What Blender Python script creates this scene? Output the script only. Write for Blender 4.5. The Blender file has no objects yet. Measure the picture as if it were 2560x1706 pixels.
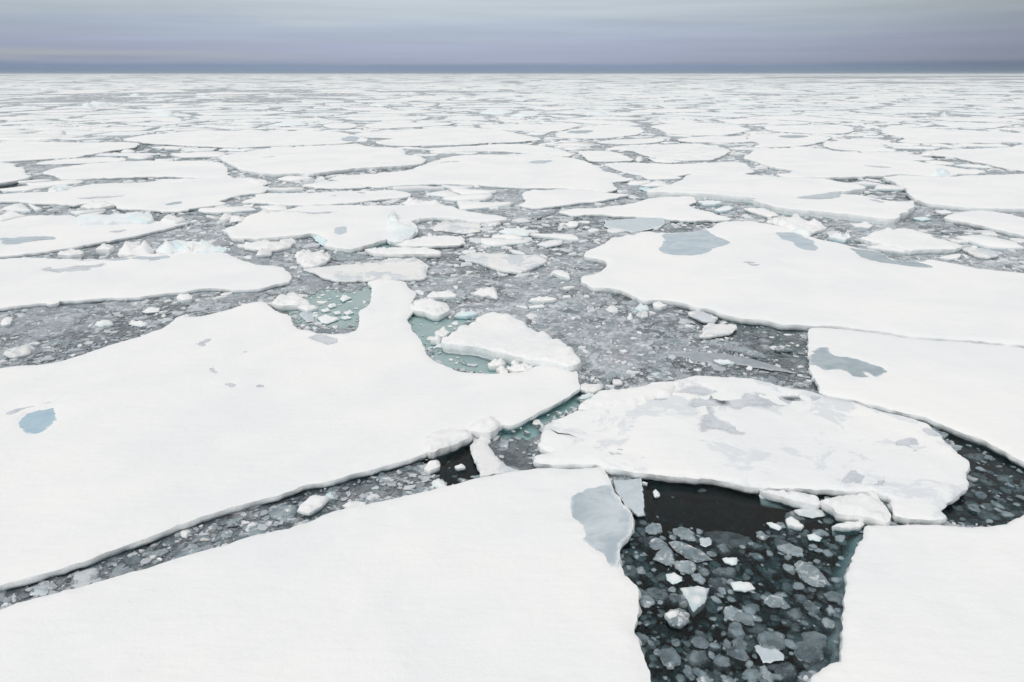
import bpy, math, random, time
import numpy as np
from mathutils import Vector, noise
from mathutils.geometry import delaunay_2d_cdt
T0 = time.time()
random.seed(7); rng = np.random.default_rng(7)
S = bpy.context.scene
COL = S.collection

# ------------------------------------------------------------------ camera
H = 12.0
FPX = 1707.0
PITCH = math.atan((853 - 182.5) / FPX)
cP, sP = math.cos(PITCH), math.sin(PITCH)
cd = bpy.data.cameras.new("camera")
cd.lens = 24.0; cd.sensor_width = 36.0; cd.clip_start = 0.1; cd.clip_end = 60000
cam = bpy.data.objects.new("camera", cd); COL.objects.link(cam)
cam.location = (0, 0, H); cam.rotation_euler = (math.pi / 2 - PITCH, 0, 0)
S.camera = cam

def unproj(px, py, z=0.0):
    u = (px - 1280) / FPX; v = (853 - py) / FPX
    dz = -sP + v * cP; dy = cP + v * sP
    t = (z - H) / dz
    return (u * t, dy * t)

def proj(x, y, z=0.0):
    f = y * cP - (z - H) * sP
    up = y * sP + (z - H) * cP
    return (1280 + FPX * x / f, 853 - FPX * up / f)

# outlines were measured on enlarged views of the place: view -> (x0, y0, scale)
CROP = dict(A=(0, 300, 3.361), B=(600, 300, 3.361), C=(1200, 300, 3.361), D=(1860, 300, 3.361),
            E=(0, 700, 3.361), G=(600, 600, 3.361), H=(1000, 700, 3.361), I=(1400, 600, 3.361),
            J=(1860, 700, 3.361), K=(0, 1100, 2.6133), L=(800, 1000, 2.6133), M=(1560, 1106, 2.6133),
            P=(0, 0, 2.6144), Q=(830, 0, 2.6144), R=(1660, 0, 2.6144), W=(0, 0, 0.9191), S=(0, 0, 1.0))
def px(txt):
    out = []; c = None
    for tok in txt.split():
        if tok in CROP: c = CROP[tok]; continue
        a, b = tok.split(',')
        out.append((c[0] + float(a) / c[2], c[1] + float(b) / c[2]))
    return out
def world(txt, z=0.0):
    return [unproj(x, y, z) for x, y in px(txt)]

# ------------------------------------------------------------------ materials
def mat(name):
    m = bpy.data.materials.new(name); m.use_nodes = True
    nt = m.node_tree; nt.nodes.clear()
    return m, nt
class NB:
    def __init__(s, nt): s.nt = nt
    def n(s, t, **kw):
        nd = s.nt.nodes.new(t)
        for k, v in kw.items():
            if k == 'inp':
                for kk, vv in v.items(): nd.inputs[kk].default_value = vv
            else: setattr(nd, k, v)
        return nd
    def l(s, a, b): s.nt.links.new(a, b)
    def noise(s, vec, scale, detail=4, rough=.55, dist=0):
        nd = s.n('ShaderNodeTexNoise', inp={'Scale': scale, 'Detail': detail, 'Roughness': rough, 'Distortion': dist})
        if vec is not None: s.l(vec, nd.inputs['Vector'])
        return nd.outputs['Fac']
    def rng(s, val, a, b, c=0., d=1., smooth=True):
        nd = s.n('ShaderNodeMapRange'); nd.clamp = True
        if smooth: nd.interpolation_type = 'SMOOTHSTEP'
        for k, v in zip(('From Min', 'From Max', 'To Min', 'To Max'), (a, b, c, d)): nd.inputs[k].default_value = v
        s.l(val, nd.inputs['Value']); return nd.outputs['Result']
    def math(s, op, a, b=None):
        nd = s.n('ShaderNodeMath', operation=op)
        for i, x in enumerate((a, b)):
            if x is None: continue
            if isinstance(x, (int, float)): nd.inputs[i].default_value = x
            else: s.l(x, nd.inputs[i])
        return nd.outputs[0]
    def mix(s, fac, a, b):
        nd = s.n('ShaderNodeMix', data_type='RGBA')
        if isinstance(fac, (int, float)): nd.inputs[0].default_value = fac
        else: s.l(fac, nd.inputs[0])
        for i, x in ((6, a), (7, b)):
            if isinstance(x, tuple): nd.inputs[i].default_value = (*x, 1)
            else: s.l(x, nd.inputs[i])
        return nd.outputs[2]
    def bump(s, h, strength, dist):
        nd = s.n('ShaderNodeBump', inp={'Strength': strength, 'Distance': dist}); s.l(h, nd.inputs['Height'])
        return nd.outputs['Normal']
    def out(s, col, rough=.6, normal=None, spec=.3):
        b = s.n('ShaderNodeBsdfPrincipled')
        if isinstance(col, tuple): b.inputs['Base Color'].default_value = (*col, 1)
        else: s.l(col, b.inputs['Base Color'])
        if isinstance(rough, float): b.inputs['Roughness'].default_value = rough
        else: s.l(rough, b.inputs['Roughness'])
        b.inputs['Specular IOR Level'].default_value = spec
        if normal is not None: s.l(normal, b.inputs['Normal'])
        o = s.n('ShaderNodeOutputMaterial'); s.l(b.outputs[0], o.inputs['Surface'])
        return b, o

SNOW = (0.90, 0.897, 0.89); WETSNOW = (0.70, 0.73, 0.765); ICE = (0.60, 0.74, 0.78); GREY = (0.36, 0.44, 0.48)
def snow_mat(name, patch=0.0, low=ICE, zlo=0.0, zhi=0.22, patchcol=WETSNOW, top=SNOW, bump=.5):
    m, nt = mat(name); b = NB(nt)
    g = b.n('ShaderNodeNewGeometry'); pos = g.outputs['Position']
    sep = b.n('ShaderNodeSeparateXYZ'); b.l(pos, sep.inputs[0])
    n1 = b.noise(pos, .16, 6, .6, .3); n2 = b.noise(pos, 3.2, 6, .62); n3 = b.noise(pos, 14, 5, .65)
    z = b.math('ADD', sep.outputs[2], b.math('MULTIPLY', b.math('SUBTRACT', n2, .5), .22))
    f = b.rng(z, zlo, zhi)
    # very soft, broad tonal variation of wind-packed snow
    topc = b.mix(b.rng(n1, .35, .7), top, (top[0] * .925, top[1] * .94, top[2] * .965))
    if patch > 0:
        n4 = b.noise(pos, .55, 8, .68, .6)
        pf = b.rng(n4, .66 - patch * .16, .71 - patch * .14)
        topc = b.mix(b.math('MULTIPLY', pf, .8), topc, patchcol)
    fl = b.rng(b.noise(pos, 1.7, 9, .75, .4), .70, .76)
    topc = b.mix(b.math('MULTIPLY', fl, .35), topc, WETSNOW)
    col = b.mix(f, low, topc)
    # wind-crust: elongated ripples
    mp = b.n('ShaderNodeMapping', inp={'Rotation': (0, 0, .5), 'Scale': (1.2, 6.0, 1)}); b.l(pos, mp.inputs[0])
    n5 = b.noise(mp.outputs[0], .8, 4, .5)
    h = b.math('ADD', b.math('MULTIPLY', n5, .6), b.math('ADD', b.math('MULTIPLY', n2, .5), b.math('MULTIPLY', n3, .35)))
    b.out(col, .75, b.bump(b.math('ADD', h, b.math('MULTIPLY', b.noise(pos, .5, 4, .5), 2.5)), bump, .07), .15)
    return m
M_snow = snow_mat('snow_on_ice')
M_patchy = snow_mat('patchy_snow', .8)
M_thin = snow_mat('thin_frozen_snow', .95, low=(.5, .6, .64), patchcol=(.58, .63, .68), top=(.84, .835, .82), zlo=-.02, zhi=.12)
M_white = snow_mat('white_snow_lump', .0, low=(.66, .80, .83), zlo=-.02, zhi=.16, bump=.8)
M_blue = snow_mat('blue_ice', .8, low=(.52, .74, .79), patchcol=(.70, .84, .88), top=(.87, .90, .905), zlo=-.02, zhi=.35, bump=.7)
def wall_mat():
    m, nt = mat('ice_wall'); b = NB(nt)
    g = b.n('ShaderNodeNewGeometry'); pos = g.outputs['Position']
    sep = b.n('ShaderNodeSeparateXYZ'); b.l(pos, sep.inputs[0])
    n2 = b.noise(pos, 4, 6, .62); n3 = b.noise(pos, .25, 3, .5); n6 = b.noise(pos, 18, 5, .65)
    z = b.math('ADD', sep.outputs[2], b.math('MULTIPLY', b.math('SUBTRACT', n2, .5), .25))
    c = b.mix(b.rng(z, -.06, .14), b.mix(b.rng(n3, .42, .58), (.52, .71, .76), (.66, .76, .80)), (.87, .895, .90))
    h = b.math('ADD', n2, b.math('MULTIPLY', n6, .5))
    b.out(c, .55, b.bump(h, .9, .06), .25)
    return m
M_wall = wall_mat()
def wet_mat(name, a, c, rim=(.72, .78, .80), snowamt=.0, rough=.28, alpha=1.):
    m, nt = mat(name); b = NB(nt)
    g = b.n('ShaderNodeNewGeometry'); pos = g.outputs['Position']
    oi = b.n('ShaderNodeObjectInfo')
    add = b.n('ShaderNodeVectorMath', operation='ADD'); b.l(pos, add.inputs[0]); b.l(oi.outputs['Location'], add.inputs[1])
    n1 = b.noise(pos, 2.6, 7, .65, .5); n2 = b.noise(pos, 11, 6, .7, .3)
    col = b.mix(b.rng(n1, .35, .68), a, c)
    col = b.mix(b.rng(oi.outputs['Random'], 0, 1, 0, .55, False), col, c)
    at = b.n('ShaderNodeAttribute', attribute_name='rim')
    r = b.math('MULTIPLY', at.outputs['Fac'], b.rng(n2, .42, .62))
    col = b.mix(r, col, rim)
    if snowamt > 0:
        col = b.mix(b.rng(b.noise(pos, 3.4, 8, .7, .8), .62 - snowamt * .2, .70 - snowamt * .2), col, (.84, .84, .84))
    bs, o_ = b.out(col, rough, b.bump(b.math('ADD', n1, b.math('MULTIPLY', n2, .4)), .5, .04), .4)
    if alpha < 1:      # clear ice: part of what lies below shows through, less where frosted
        b.l(b.math('MAXIMUM', b.math('MULTIPLY', b.rng(n1, .3, .72, alpha - .22, alpha + .15, False), b.math('SUBTRACT', 1.0, b.math('MULTIPLY', at.outputs['Fac'], .72))), b.math('MULTIPLY', r, .8)), bs.inputs['Alpha'])
    return m
M_wet = wet_mat('wet_grey_ice', (.115, .16, .185), (.255, .325, .36), rim=(.55, .61, .65), alpha=.62)
M_frost = wet_mat('frosted_grey_ice', (.185, .245, .275), (.38, .455, .495), snowamt=.42, alpha=.85)
M_pale = wet_mat('pale_bare_ice', (.47, .54, .585), (.58, .65, .69), rim=(.85, .88, .9))
M_greysheet = wet_mat('smooth_grey_ice', (.27, .31, .34), (.36, .40, .43), rim=(.6, .64, .66))
def pond_mat(name, a, c, rough=.25, soft_=False):
    m, nt = mat(name); b = NB(nt)
    g = b.n('ShaderNodeNewGeometry'); pos = g.outputs['Position']
    n1 = b.noise(pos, .9, 7, .66, .7); n2 = b.noise(pos, 7, 6, .7)
    col = b.mix(b.rng(n1, .36, .66), a, c)
    col = b.mix(b.math('MULTIPLY', b.rng(n2, .60, .74), .5), col, (.72, .77, .80))
    at = b.n('ShaderNodeAttribute', attribute_name='edge'); n3 = b.noise(pos, 3.0, 7, .72, .5)
    ed = b.math('ADD', at.outputs['Fac'], b.math('MULTIPLY', b.math('SUBTRACT', n3, .5), 1.5))
    col = b.mix(b.rng(ed, -.1, .35), (.70, .745, .78), col) if not soft_ else col
    bs, o_ = b.out(col, rough, b.bump(n2, .25, .03), .35)
    b.l(b.rng(ed, -.45, -.1) if not soft_ else b.rng(b.math('ADD', ed, b.math('MULTIPLY', b.math('SUBTRACT', n1, .5), 1.6)), .0, 1.1, 0., .9), bs.inputs['Alpha'])
    return m
M_pond = pond_mat('grey_melt_pond', (.40, .48, .54), (.52, .60, .65))
M_bare = pond_mat('mottled_bare_ice', (.40, .47, .515), (.58, .64, .68), .35)
M_bluepond = pond_mat('blue_melt_pond', (.33, .47, .57), (.41, .56, .65), .15)
M_wetpatch = pond_mat('wet_snow_patch', (.61, .645, .70), (.72, .75, .79), .6, True)
M_darkpond = pond_mat('dark_grey_pond', (.30, .37, .41), (.42, .49, .53))
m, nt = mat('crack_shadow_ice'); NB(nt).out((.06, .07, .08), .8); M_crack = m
def shelf_mat():
    m, nt = mat('submerged_ice'); b = NB(nt)
    g = b.n('ShaderNodeNewGeometry'); pos = g.outputs['Position']
    n1 = b.noise(pos, .8, 6, .6, .4)
    b.out(b.mix(b.rng(n1, .3, .7), (.68, .90, .89), (.82, .97, .96)), .8, None, 0.)
    return m
M_shelf = shelf_mat()
def slush_mat():
    m, nt = mat('grey_slush'); b = NB(nt)
    g = b.n('ShaderNodeNewGeometry'); pos = g.outputs['Position']
    v1 = b.n('ShaderNodeTexVoronoi', inp={'Scale': 1.7}); v2 = b.n('ShaderNodeTexVoronoi', inp={'Scale': 5.5})
    wob = b.n('ShaderNodeTexNoise', inp={'Scale': 2.5, 'Detail': 3.}); b.l(pos, wob.inputs['Vector'])
    vm = b.n('ShaderNodeVectorMath', operation='MULTIPLY_ADD'); b.l(wob.outputs['Color'], vm.inputs[0]); vm.inputs[1].default_value = (.45, .45, .45); b.l(pos, vm.inputs[2])
    b.l(vm.outputs[0], v1.inputs['Vector']); b.l(vm.outputs[0], v2.inputs['Vector'])
    n1 = b.noise(pos, .22, 6, .62, .4); n2 = b.noise(pos, 9, 6, .7); n3 = b.noise(pos, 1.3, 7, .7, .5)
    s1 = b.n('ShaderNodeSeparateColor'); b.l(v1.outputs['Color'], s1.inputs[0])
    s2 = b.n('ShaderNodeSeparateColor'); b.l(v2.outputs['Color'], s2.inputs[0])
    tone = b.math('ADD', b.math('MULTIPLY', s1.outputs[0], .28), b.math('ADD', b.math('MULTIPLY', s2.outputs[0], .25), b.math('ADD', b.math('MULTIPLY', n3, .5), b.math('MULTIPLY', n2, .3))))
    tone = b.math('ADD', tone, b.math('MULTIPLY', b.math('SUBTRACT', n1, .5), .7))
    cr = b.n('ShaderNodeValToRGB'); b.l(tone, cr.inputs[0])
    e = cr.color_ramp.elements
    e[0].position = .30; e[0].color = (.14, .165, .185, 1); e[1].position = 1.0; e[1].color = (.76, .79, .82, 1)
    k = e.new(.55); k.color = (.285, .325, .355, 1); k = e.new(.78); k.color = (.48, .525, .555, 1)
    tint = b.mix(b.math('MULTIPLY', b.rng(b.noise(pos, .5, 5, .6), .5, .65), .5), cr.outputs[0], (.40, .375, .415))
    b.out(tint, .45, b.bump(b.math('ADD', tone, n2), .8, .06), .3)
    return m
M_slush = slush_mat()
def chip_mat():
    m, nt = mat('brash_ice'); b = NB(nt)
    g = b.n('ShaderNodeNewGeometry'); pos = g.outputs['Position']
    at = b.n('ShaderNodeAttribute', attribute_name='tone')
    n2 = b.noise(pos, 6, 6, .7)
    t = b.math('ADD', at.outputs['Fac'], b.math('MULTIPLY', b.math('SUBTRACT', n2, .5), .45))
    cr = b.n('ShaderNodeValToRGB'); b.l(t, cr.inputs[0]); e = cr.color_ramp.elements
    e[0].position = 0.; e[0].color = (.15, .18, .205, 1); e[1].position = 1.; e[1].color = (.86, .86, .865, 1)
    k = e.new(.35); k.color = (.30, .34, .37, 1); k = e.new(.7); k.color = (.55, .585, .615, 1)
    b.out(cr.outputs[0], .45, b.bump(n2, .5, .04), .3)
    return m
M_chip = chip_mat()
def water_mat():
    m, nt = mat('sea_water'); b = NB(nt)
    fr = b.n('ShaderNodeFresnel', inp={'IOR': 1.30})
    g = b.n('ShaderNodeNewGeometry')
    nn = b.noise(g.outputs['Position'], 1.6, 4, .5)
    bp = b.bump(nn, .15, .02)
    gl = b.n('ShaderNodeBsdfGlossy', inp={'Roughness': .08}); b.l(bp, gl.inputs['Normal'])
    tr = b.n('ShaderNodeBsdfTransparent')
    mx = b.n('ShaderNodeMixShader'); b.l(fr.outputs[0], mx.inputs[0]); b.l(tr.outputs[0], mx.inputs[1]); b.l(gl.outputs[0], mx.inputs[2])
    va = b.n('ShaderNodeVolumeAbsorption', inp={'Density': 1.25, 'Color': (0.14, .53, .56, 1)})
    o = b.n('ShaderNodeOutputMaterial'); b.l(mx.outputs[0], o.inputs['Surface']); b.l(va.outputs[0], o.inputs['Volume'])
    return m
def sunk_mat():
    m, nt = mat('sunken_brash'); b = NB(nt)
    g = b.n('ShaderNodeNewGeometry'); pos = g.outputs['Position']
    at = b.n('ShaderNodeAttribute', attribute_name='tone'); ring = b.n('ShaderNodeAttribute', attribute_name='core')
    n1 = b.noise(pos, 3.5, 6, .65, .6); n2 = b.noise(pos, 14, 6, .72)
    col = b.mix(b.math('ADD', at.outputs['Fac'], b.math('MULTIPLY', b.math('SUBTRACT', n1, .5), .8)), (.17, .235, .27), (.48, .575, .62))
    col = b.mix(b.math('MULTIPLY', b.rng(n2, .60, .70), .7), col, (.72, .76, .78))
    bs, o_ = b.out(col, .35, b.bump(b.math('ADD', n1, n2), .6, .04), .35)
    al = b.math('MULTIPLY', b.rng(ring.outputs['Fac'], 0., .9, .06, .86), b.rng(n1, .3, .65, .5, 1.))
    b.l(al, bs.inputs['Alpha'])
    return m
M_sunk = sunk_mat()
M_water = water_mat()
def far_mat():
    m, nt = mat('distant_pack_ice'); b = NB(nt)
    g = b.n('ShaderNodeNewGeometry'); pos = g.outputs['Position']
    mp = b.n('ShaderNodeMapping', inp={'Scale': (.0035, .0022, 1)}); b.l(pos, mp.inputs[0])
    n1 = b.noise(mp.outputs[0], 1., 9, .66, .5)
    mp2 = b.n('ShaderNodeMapping', inp={'Scale': (.02, .006, 1)}); b.l(pos, mp2.inputs[0])
    n2 = b.noise(mp2.outputs[0], 1., 6, .6)
    t = b.math('ADD', b.math('MULTIPLY', n1, .7), b.math('MULTIPLY', n2, .3))
    col = b.mix(b.rng(t, .46, .60), (.84, .86, .875), (.30, .36, .40))
    b.out(col, .7, None, .1)
    return m
M_far = far_mat()
m, nt = mat('dark_blocker'); NB(nt).out((.01, .013, .016), 1.0, None, 0.); M_blocker = m

# ------------------------------------------------------------------ mesh helpers
def mesh_obj(name, verts, faces, material, parent=None, smooth=True, attr=None):
    me = bpy.data.meshes.new(name)
    me.from_pydata(verts, [], faces); me.materials.append(material)
    if smooth: me.polygons.foreach_set('use_smooth', [True] * len(me.polygons))
    if attr is not None:
        a = me.attributes.new(attr[0], 'FLOAT', 'POINT'); a.data.foreach_set('value', attr[1])
    me.update()
    o = bpy.data.objects.new(name, me); COL.objects.link(o)
    if parent is not None: o.parent = parent
    return o
def np_mesh(name, V, quads_or_tris, material, attr=None, smooth=False):
    """V (n,3); list of (m,k) int arrays"""
    me = bpy.data.meshes.new(name)
    loops = np.concatenate([q.ravel() for q in quads_or_tris]).astype(np.int32)
    tot = np.concatenate([np.full(len(q), q.shape[1], np.int32) for q in quads_or_tris])
    start = np.concatenate([[0], np.cumsum(tot)[:-1]]).astype(np.int32)
    me.vertices.add(len(V)); me.vertices.foreach_set('co', V.astype(np.float32).ravel())
    me.loops.add(len(loops)); me.loops.foreach_set('vertex_index', loops)
    me.polygons.add(len(tot)); me.polygons.foreach_set('loop_start', start); me.polygons.foreach_set('loop_total', tot)
    me.polygons.foreach_set('use_smooth', np.full(len(tot), smooth, bool))
    if attr is not None:
        a = me.attributes.new(attr[0], 'FLOAT', 'POINT'); a.data.foreach_set('value', attr[1].astype(np.float32))
    me.materials.append(material); me.update(); me.validate()
    o = bpy.data.objects.new(name, me); COL.objects.link(o)
    return o
def tag(o, label=None, cat=None, group=None, kind=None):
    if label: o['label'] = label
    if cat: o['category'] = cat
    if group: o['group'] = group
    if kind: o['kind'] = kind
    return o
def fbm(x, y, s=0.0, oct=3, pers=.5):
    v = 0; a = 1.
    for i in range(oct):
        v += a * noise.noise((x + s, y - s, s * 1.7 + i * 7.3)); x *= 2.1; y *= 2.1; a *= pers
    return v
def inside(P, poly):
    P = np.asarray(P); poly = np.asarray(poly)
    res = np.zeros(len(P), bool)
    lo = poly.min(0); hi = poly.max(0)
    sel = np.where((P[:, 0] >= lo[0]) & (P[:, 0] <= hi[0]) & (P[:, 1] >= lo[1]) & (P[:, 1] <= hi[1]))[0]
    if len(sel) == 0: return res
    x = P[sel, 0]; y = P[sel, 1]; r = np.zeros(len(sel), bool)
    n = len(poly)
    for i in range(n):
        x1, y1 = poly[i]; x2, y2 = poly[(i + 1) % n]
        if y1 == y2: continue
        c = ((y1 > y) != (y2 > y)) & (x < (x2 - x1) * (y - y1) / (y2 - y1) + x1)
        r ^= c
    res[sel] = r
    return res
def seg_dist(P, poly):
    """distance of points to a closed polyline"""
    P = np.asarray(P); poly = np.asarray(poly); d = np.full(len(P), 1e9)
    for i in range(len(poly)):
        a = poly[i]; b = poly[(i + 1) % len(poly)]; ab = b - a; L = (ab ** 2).sum()
        if L == 0: continue
        t = np.clip(((P - a) @ ab) / L, 0, 1)
        q = a + t[:, None] * ab
        d = np.minimum(d, np.hypot(*(P - q).T))
    return d
def area(poly):
    p = np.asarray(poly); x, y = p[:, 0], p[:, 1]
    return .5 * (np.dot(x, np.roll(y, -1)) - np.dot(y, np.roll(x, -1)))
def roughen(pts, spacing, amp, seed):
    out = []; n = len(pts)
    L1 = max(amp * 7, 1e-3)
    for i in range(n):
        x1, y1 = pts[i]; x2, y2 = pts[(i + 1) % n]
        L = math.hypot(x2 - x1, y2 - y1); k = max(1, int(math.ceil(L / spacing)))
        for j in range(k):
            t = j / k; x = x1 + (x2 - x1) * t; y = y1 + (y2 - y1) * t
            m_ = .55 + .9 * abs(noise.noise((x / (L1 * 5), y / (L1 * 5), seed)))
            dx = fbm(x / L1, y / L1, seed, 4, .64) * amp * m_; dy = fbm(x / L1, y / L1, seed + 31.7, 4, .64) * amp * m_
            h_ = spacing * 2.3; q_ = min(spacing * .42, amp * .6)
            dx += noise.noise((x / h_, y / h_, seed + 3.3)) * q_; dy += noise.noise((x / h_, y / h_, seed + 53.3)) * q_
            out.append((x + dx, y + dy))
    return out
def smooth_poly(pts, it=1):
    for _ in range(it):
        o = []
        n = len(pts)
        for i in range(n):
            a = pts[i]; b = pts[(i + 1) % n]
            o.append((a[0] * .8 + b[0] * .2, a[1] * .8 + b[1] * .2)); o.append((a[0] * .2 + b[0] * .8, a[1] * .2 + b[1] * .8))
        pts = o
    return pts
def normals(pts):
    P = np.asarray(pts); d = np.roll(P, -1, 0) - np.roll(P, 1, 0)
    for _ in range(2): d = (np.roll(d, 1, 0) + 2 * d + np.roll(d, -1, 0)) / 4
    n = np.stack([d[:, 1], -d[:, 0]], 1)
    return n / np.maximum(np.hypot(n[:, 0], n[:, 1])[:, None], 1e-9)

def vnoise(x, y, seed, octv=3):
    """cheap vector value-noise"""
    out = np.zeros_like(x); a = 1.
    for o in range(octv):
        xi = np.floor(x).astype(np.int64); yi = np.floor(y).astype(np.int64); fx = x - xi; fy = y - yi
        fx = fx * fx * (3 - 2 * fx); fy = fy * fy * (3 - 2 * fy)
        def h(i, j):
            k = (i * 374761393 + j * 668265263 + (seed + o) * 982451653) & 0x7fffffff
            k = ((k ^ (k >> 13)) * 1274126177) & 0x7fffffff
            return (k ^ (k >> 16)) % 65536 / 32768. - 1
        out += a * ((h(xi, yi) * (1 - fx) + h(xi + 1, yi) * fx) * (1 - fy) + (h(xi, yi + 1) * (1 - fx) + h(xi + 1, yi + 1) * fx) * fy)
        x = x * 2.03; y = y * 2.03; a *= .5
    return out
ALL = []          # (outline array, z_top) of everything that covers the water
seedc = [3.0]
def floe_xy(name, pts, zt, material=None, relief=.05, drop=None, rough=None, spacing=None, grid=None, depth=.7,
            walls=True, wallmat=None, ponds=(), label=None, cat='ice floe', group=None, parent=None, flare=-.3, jag=0., sharp=False, cover=True, near=None, lean=0.):
    """a floe / slab / lump of ice: snow surface (this mesh) and its ice wall (child)"""
    seedc[0] += 1.37; sd = seedc[0]
    material = material or M_snow
    P0 = np.asarray(pts, float); c = P0.mean(0); dist = near or max(9., math.hypot(*P0[np.argmin(np.hypot(P0[:, 0], P0[:, 1]))]))
    size = math.sqrt(abs(area(P0))); depth = min(depth, .05 + .3 * size)
    spacing = spacing or max(.055, dist * .0036); spacing = max(spacing, size * .012)
    rough = rough if rough is not None else max(.06, min(dist * .0062, size * .05))
    pts = [tuple(p) for p in P0] if sharp else smooth_poly([tuple(p) for p in P0])
    if area(pts) < 0: pts = pts[::-1]
    O = np.asarray(roughen(pts, spacing, rough, sd)); N = len(O)
    if area(O) < 0: O = O[::-1]
    nr = normals(O)
    drop = drop if drop is not None else min(.055, max(zt, .05) * .3)
    zb = zt - drop
    ins = []
    Lw = max(.25, size * .12)
    for off, hh in ((.06, -.25), (.2, .1), (.6, .3), (1.2, .5)):
        o_ = off * min(1., size / 3.)
        q = O - nr * o_
        step = max(1, int(o_ / spacing))
        ins.append(q[::step])
    g = grid or max(.45, dist * .018, size * .035)
    lo = O.min(0); hi = O.max(0)
    nx = int((hi[0] - lo[0]) / g) + 1; ny = int((hi[1] - lo[1]) / g) + 1
    if nx * ny > 9000: g *= math.sqrt(nx * ny / 9000.); nx = int((hi[0] - lo[0]) / g) + 1; ny = int((hi[1] - lo[1]) / g) + 1
    gx, gy = np.meshgrid(lo[0] + (np.arange(nx) + .5) * g, lo[1] + (np.arange(ny) + .5) * g)
    G = np.stack([gx.ravel(), gy.ravel()], 1) + rng.uniform(-.35, .35, (nx * ny, 2)) * g
    ins.append(G)
    pond_polys = []
    for pd in ponds:
        pw = world(pd[0], zt); pw = smooth_poly(pw)
        if area(pw) < 0: pw = pw[::-1]
        dd = max(10, math.hypot(*np.mean(pw, 0)))
        pr = np.asarray(roughen(pw, max(.06, dd * .0035), max(.13, dd * .007), sd + 5)); pn = normals(pr)
        pond_polys.append((pr, pd))
        ins.append(pr + pn * .10); ins.append(pr - pn * .10)
    I = np.concatenate(ins)
    I = I[inside(I, O)]
    # thin out points that sit on the rim
    if len(I):
        key = np.round(I / (spacing * .6)).astype(np.int64); _, u = np.unique(key, axis=0, return_index=True); I = I[np.sort(u)]
    dI = np.empty(len(I))
    for s0 in range(0, len(I), 4000): # nearest rim vertex
        ch = I[s0:s0 + 4000]; best = np.full(len(ch), 1e9)
        for t0 in range(0, N, 500):
            o_ = O[t0:t0 + 500]; best = np.minimum(best, ((ch[:, None, 0] - o_[None, :, 0]) ** 2 + (ch[:, None, 1] - o_[None, :, 1]) ** 2).min(1))
        dI[s0:s0 + 4000] = np.sqrt(best)
    k = dI > spacing * .45; I = I[k]; dI = dI[k]
    zI = np.full(len(I), zt)
    rl = max(.35, size * .16)
    for i in range(len(I)):
        e = min(1., dI[i] / (.05 + drop))
        x, y = I[i]
        zI[i] = zb + (zt - zb) * math.sqrt(e) + relief * e * (abs(fbm(x / rl, y / rl, sd, 4)) * 1.2 - .1)
    if jag:
        for i in range(len(I)):
            e = min(1., dI[i] / (.22 * size)); x, y = I[i]
            v = abs(noise.noise((x / (size * .3) + sd, y / (size * .3), sd))) + .5 * abs(noise.noise((x / (size * .13), y / (size * .13) + sd, sd))) + .25 * noise.noise((x / (size * .05), y / (size * .05), sd))
            zI[i] = zb + jag * e * (.15 + 1.15 * v)
    for pr, pd in pond_polys:
        ii = inside(I, pr); zI[ii] = zt - .008 + .03 * vnoise(I[ii, 0] * 1.6, I[ii, 1] * 1.6, 23) if pd[2] is M_wetpatch else np.minimum(zI[ii], zt - .035)
    if lean:
        yy = (I[:, 1] - c[1]); zI += lean * yy
    zO = np.array([zb + drop * .35 * fbm(p[0] / Lw, p[1] / Lw, sd + 9, 2) for p in O])
    if lean: zO = np.maximum(zO + lean * (O[:, 1] - c[1]), -.02)
    allp = [Vector((float(a), float(b))) for a, b in O] + [Vector((float(a), float(b))) for a, b in I]
    r = delaunay_2d_cdt(allp, [], [list(range(N))], 1, 1e-5)
    vz = np.concatenate([zO, zI])
    verts = []; rim = []
    for co, ids in zip(r[0], r[3]):
        if ids: z = vz[ids[0]]; rm = 1. if ids[0] < N else 0.
        else: z = zb; rm = 1.
        verts.append((co[0], co[1], z)); rim.append(rm)
    faces = [list(f) for f in r[2]]
    # walls
    Hh = max(zb, .02)
    jit = np.array([fbm(p[0] / .35, p[1] / .35, sd + 3, 2) for p in O])
    big = np.array([fbm(p[0] / 1.6, p[1] / 1.6, sd + 13, 2) for p in O])
    if zt > .03:
        rings = [(0 * jit, zO), (.02 + .09 * jit, zO - Hh * .35), (-.03 + .09 * jit, zO - Hh * .7), (-.10 + .07 * jit, 0 * zO + .015),
                 (.02 * (flare > 0) - .06 + .05 * jit + flare * .5 * (1 + .6 * big), 0 * zO - .16), (flare * (1.2 + .8 * big), 0 * zO - .45 * depth / .7), (flare * (1. + .8 * big), 0 * zO - depth)]
    else:
        rings = [(0 * jit, zO), (.03 + .04 * jit, zO - .08), (.02 + .04 * jit, zO - depth * .6), (-.1 * min(1, size), zO - depth)]
    sc = min(1., size / 2.)
    wv = []; wf = []
    for ri, (of, zz) in enumerate(rings):
        q = O + nr * ((of + 0 * jit) * sc)[:, None]
        wv += [(q[i, 0], q[i, 1], zz[i]) for i in range(N)]
    for ri in range(len(rings) - 1):
        a = ri * N; b_ = a + N
        wf += [(b_ + i, b_ + (i + 1) % N, a + (i + 1) % N, a + i) for i in range(N)]
    wv.append((c[0], c[1], wv[-1][2] - .02)); kk = len(wv) - 1; a = (len(rings) - 1) * N
    wf += [(a + (i + 1) % N, a + i, kk) for i in range(N)]
    if walls:
        o = mesh_obj(name, verts, faces, material, parent, attr=('rim', rim))
        mesh_obj('ice_wall', wv, wf, wallmat or M_wall, o)
    else:   # small lumps: one closed skin
        b0 = len(verts); verts2 = verts + wv; faces2 = faces + [tuple(b0 + i for i in f) for f in wf]
        o = mesh_obj(name, verts2, faces2, material, parent, attr=('rim', rim + [1.] * N + [.5] * N + [0.] * (len(wv) - 2 * N)))
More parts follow.
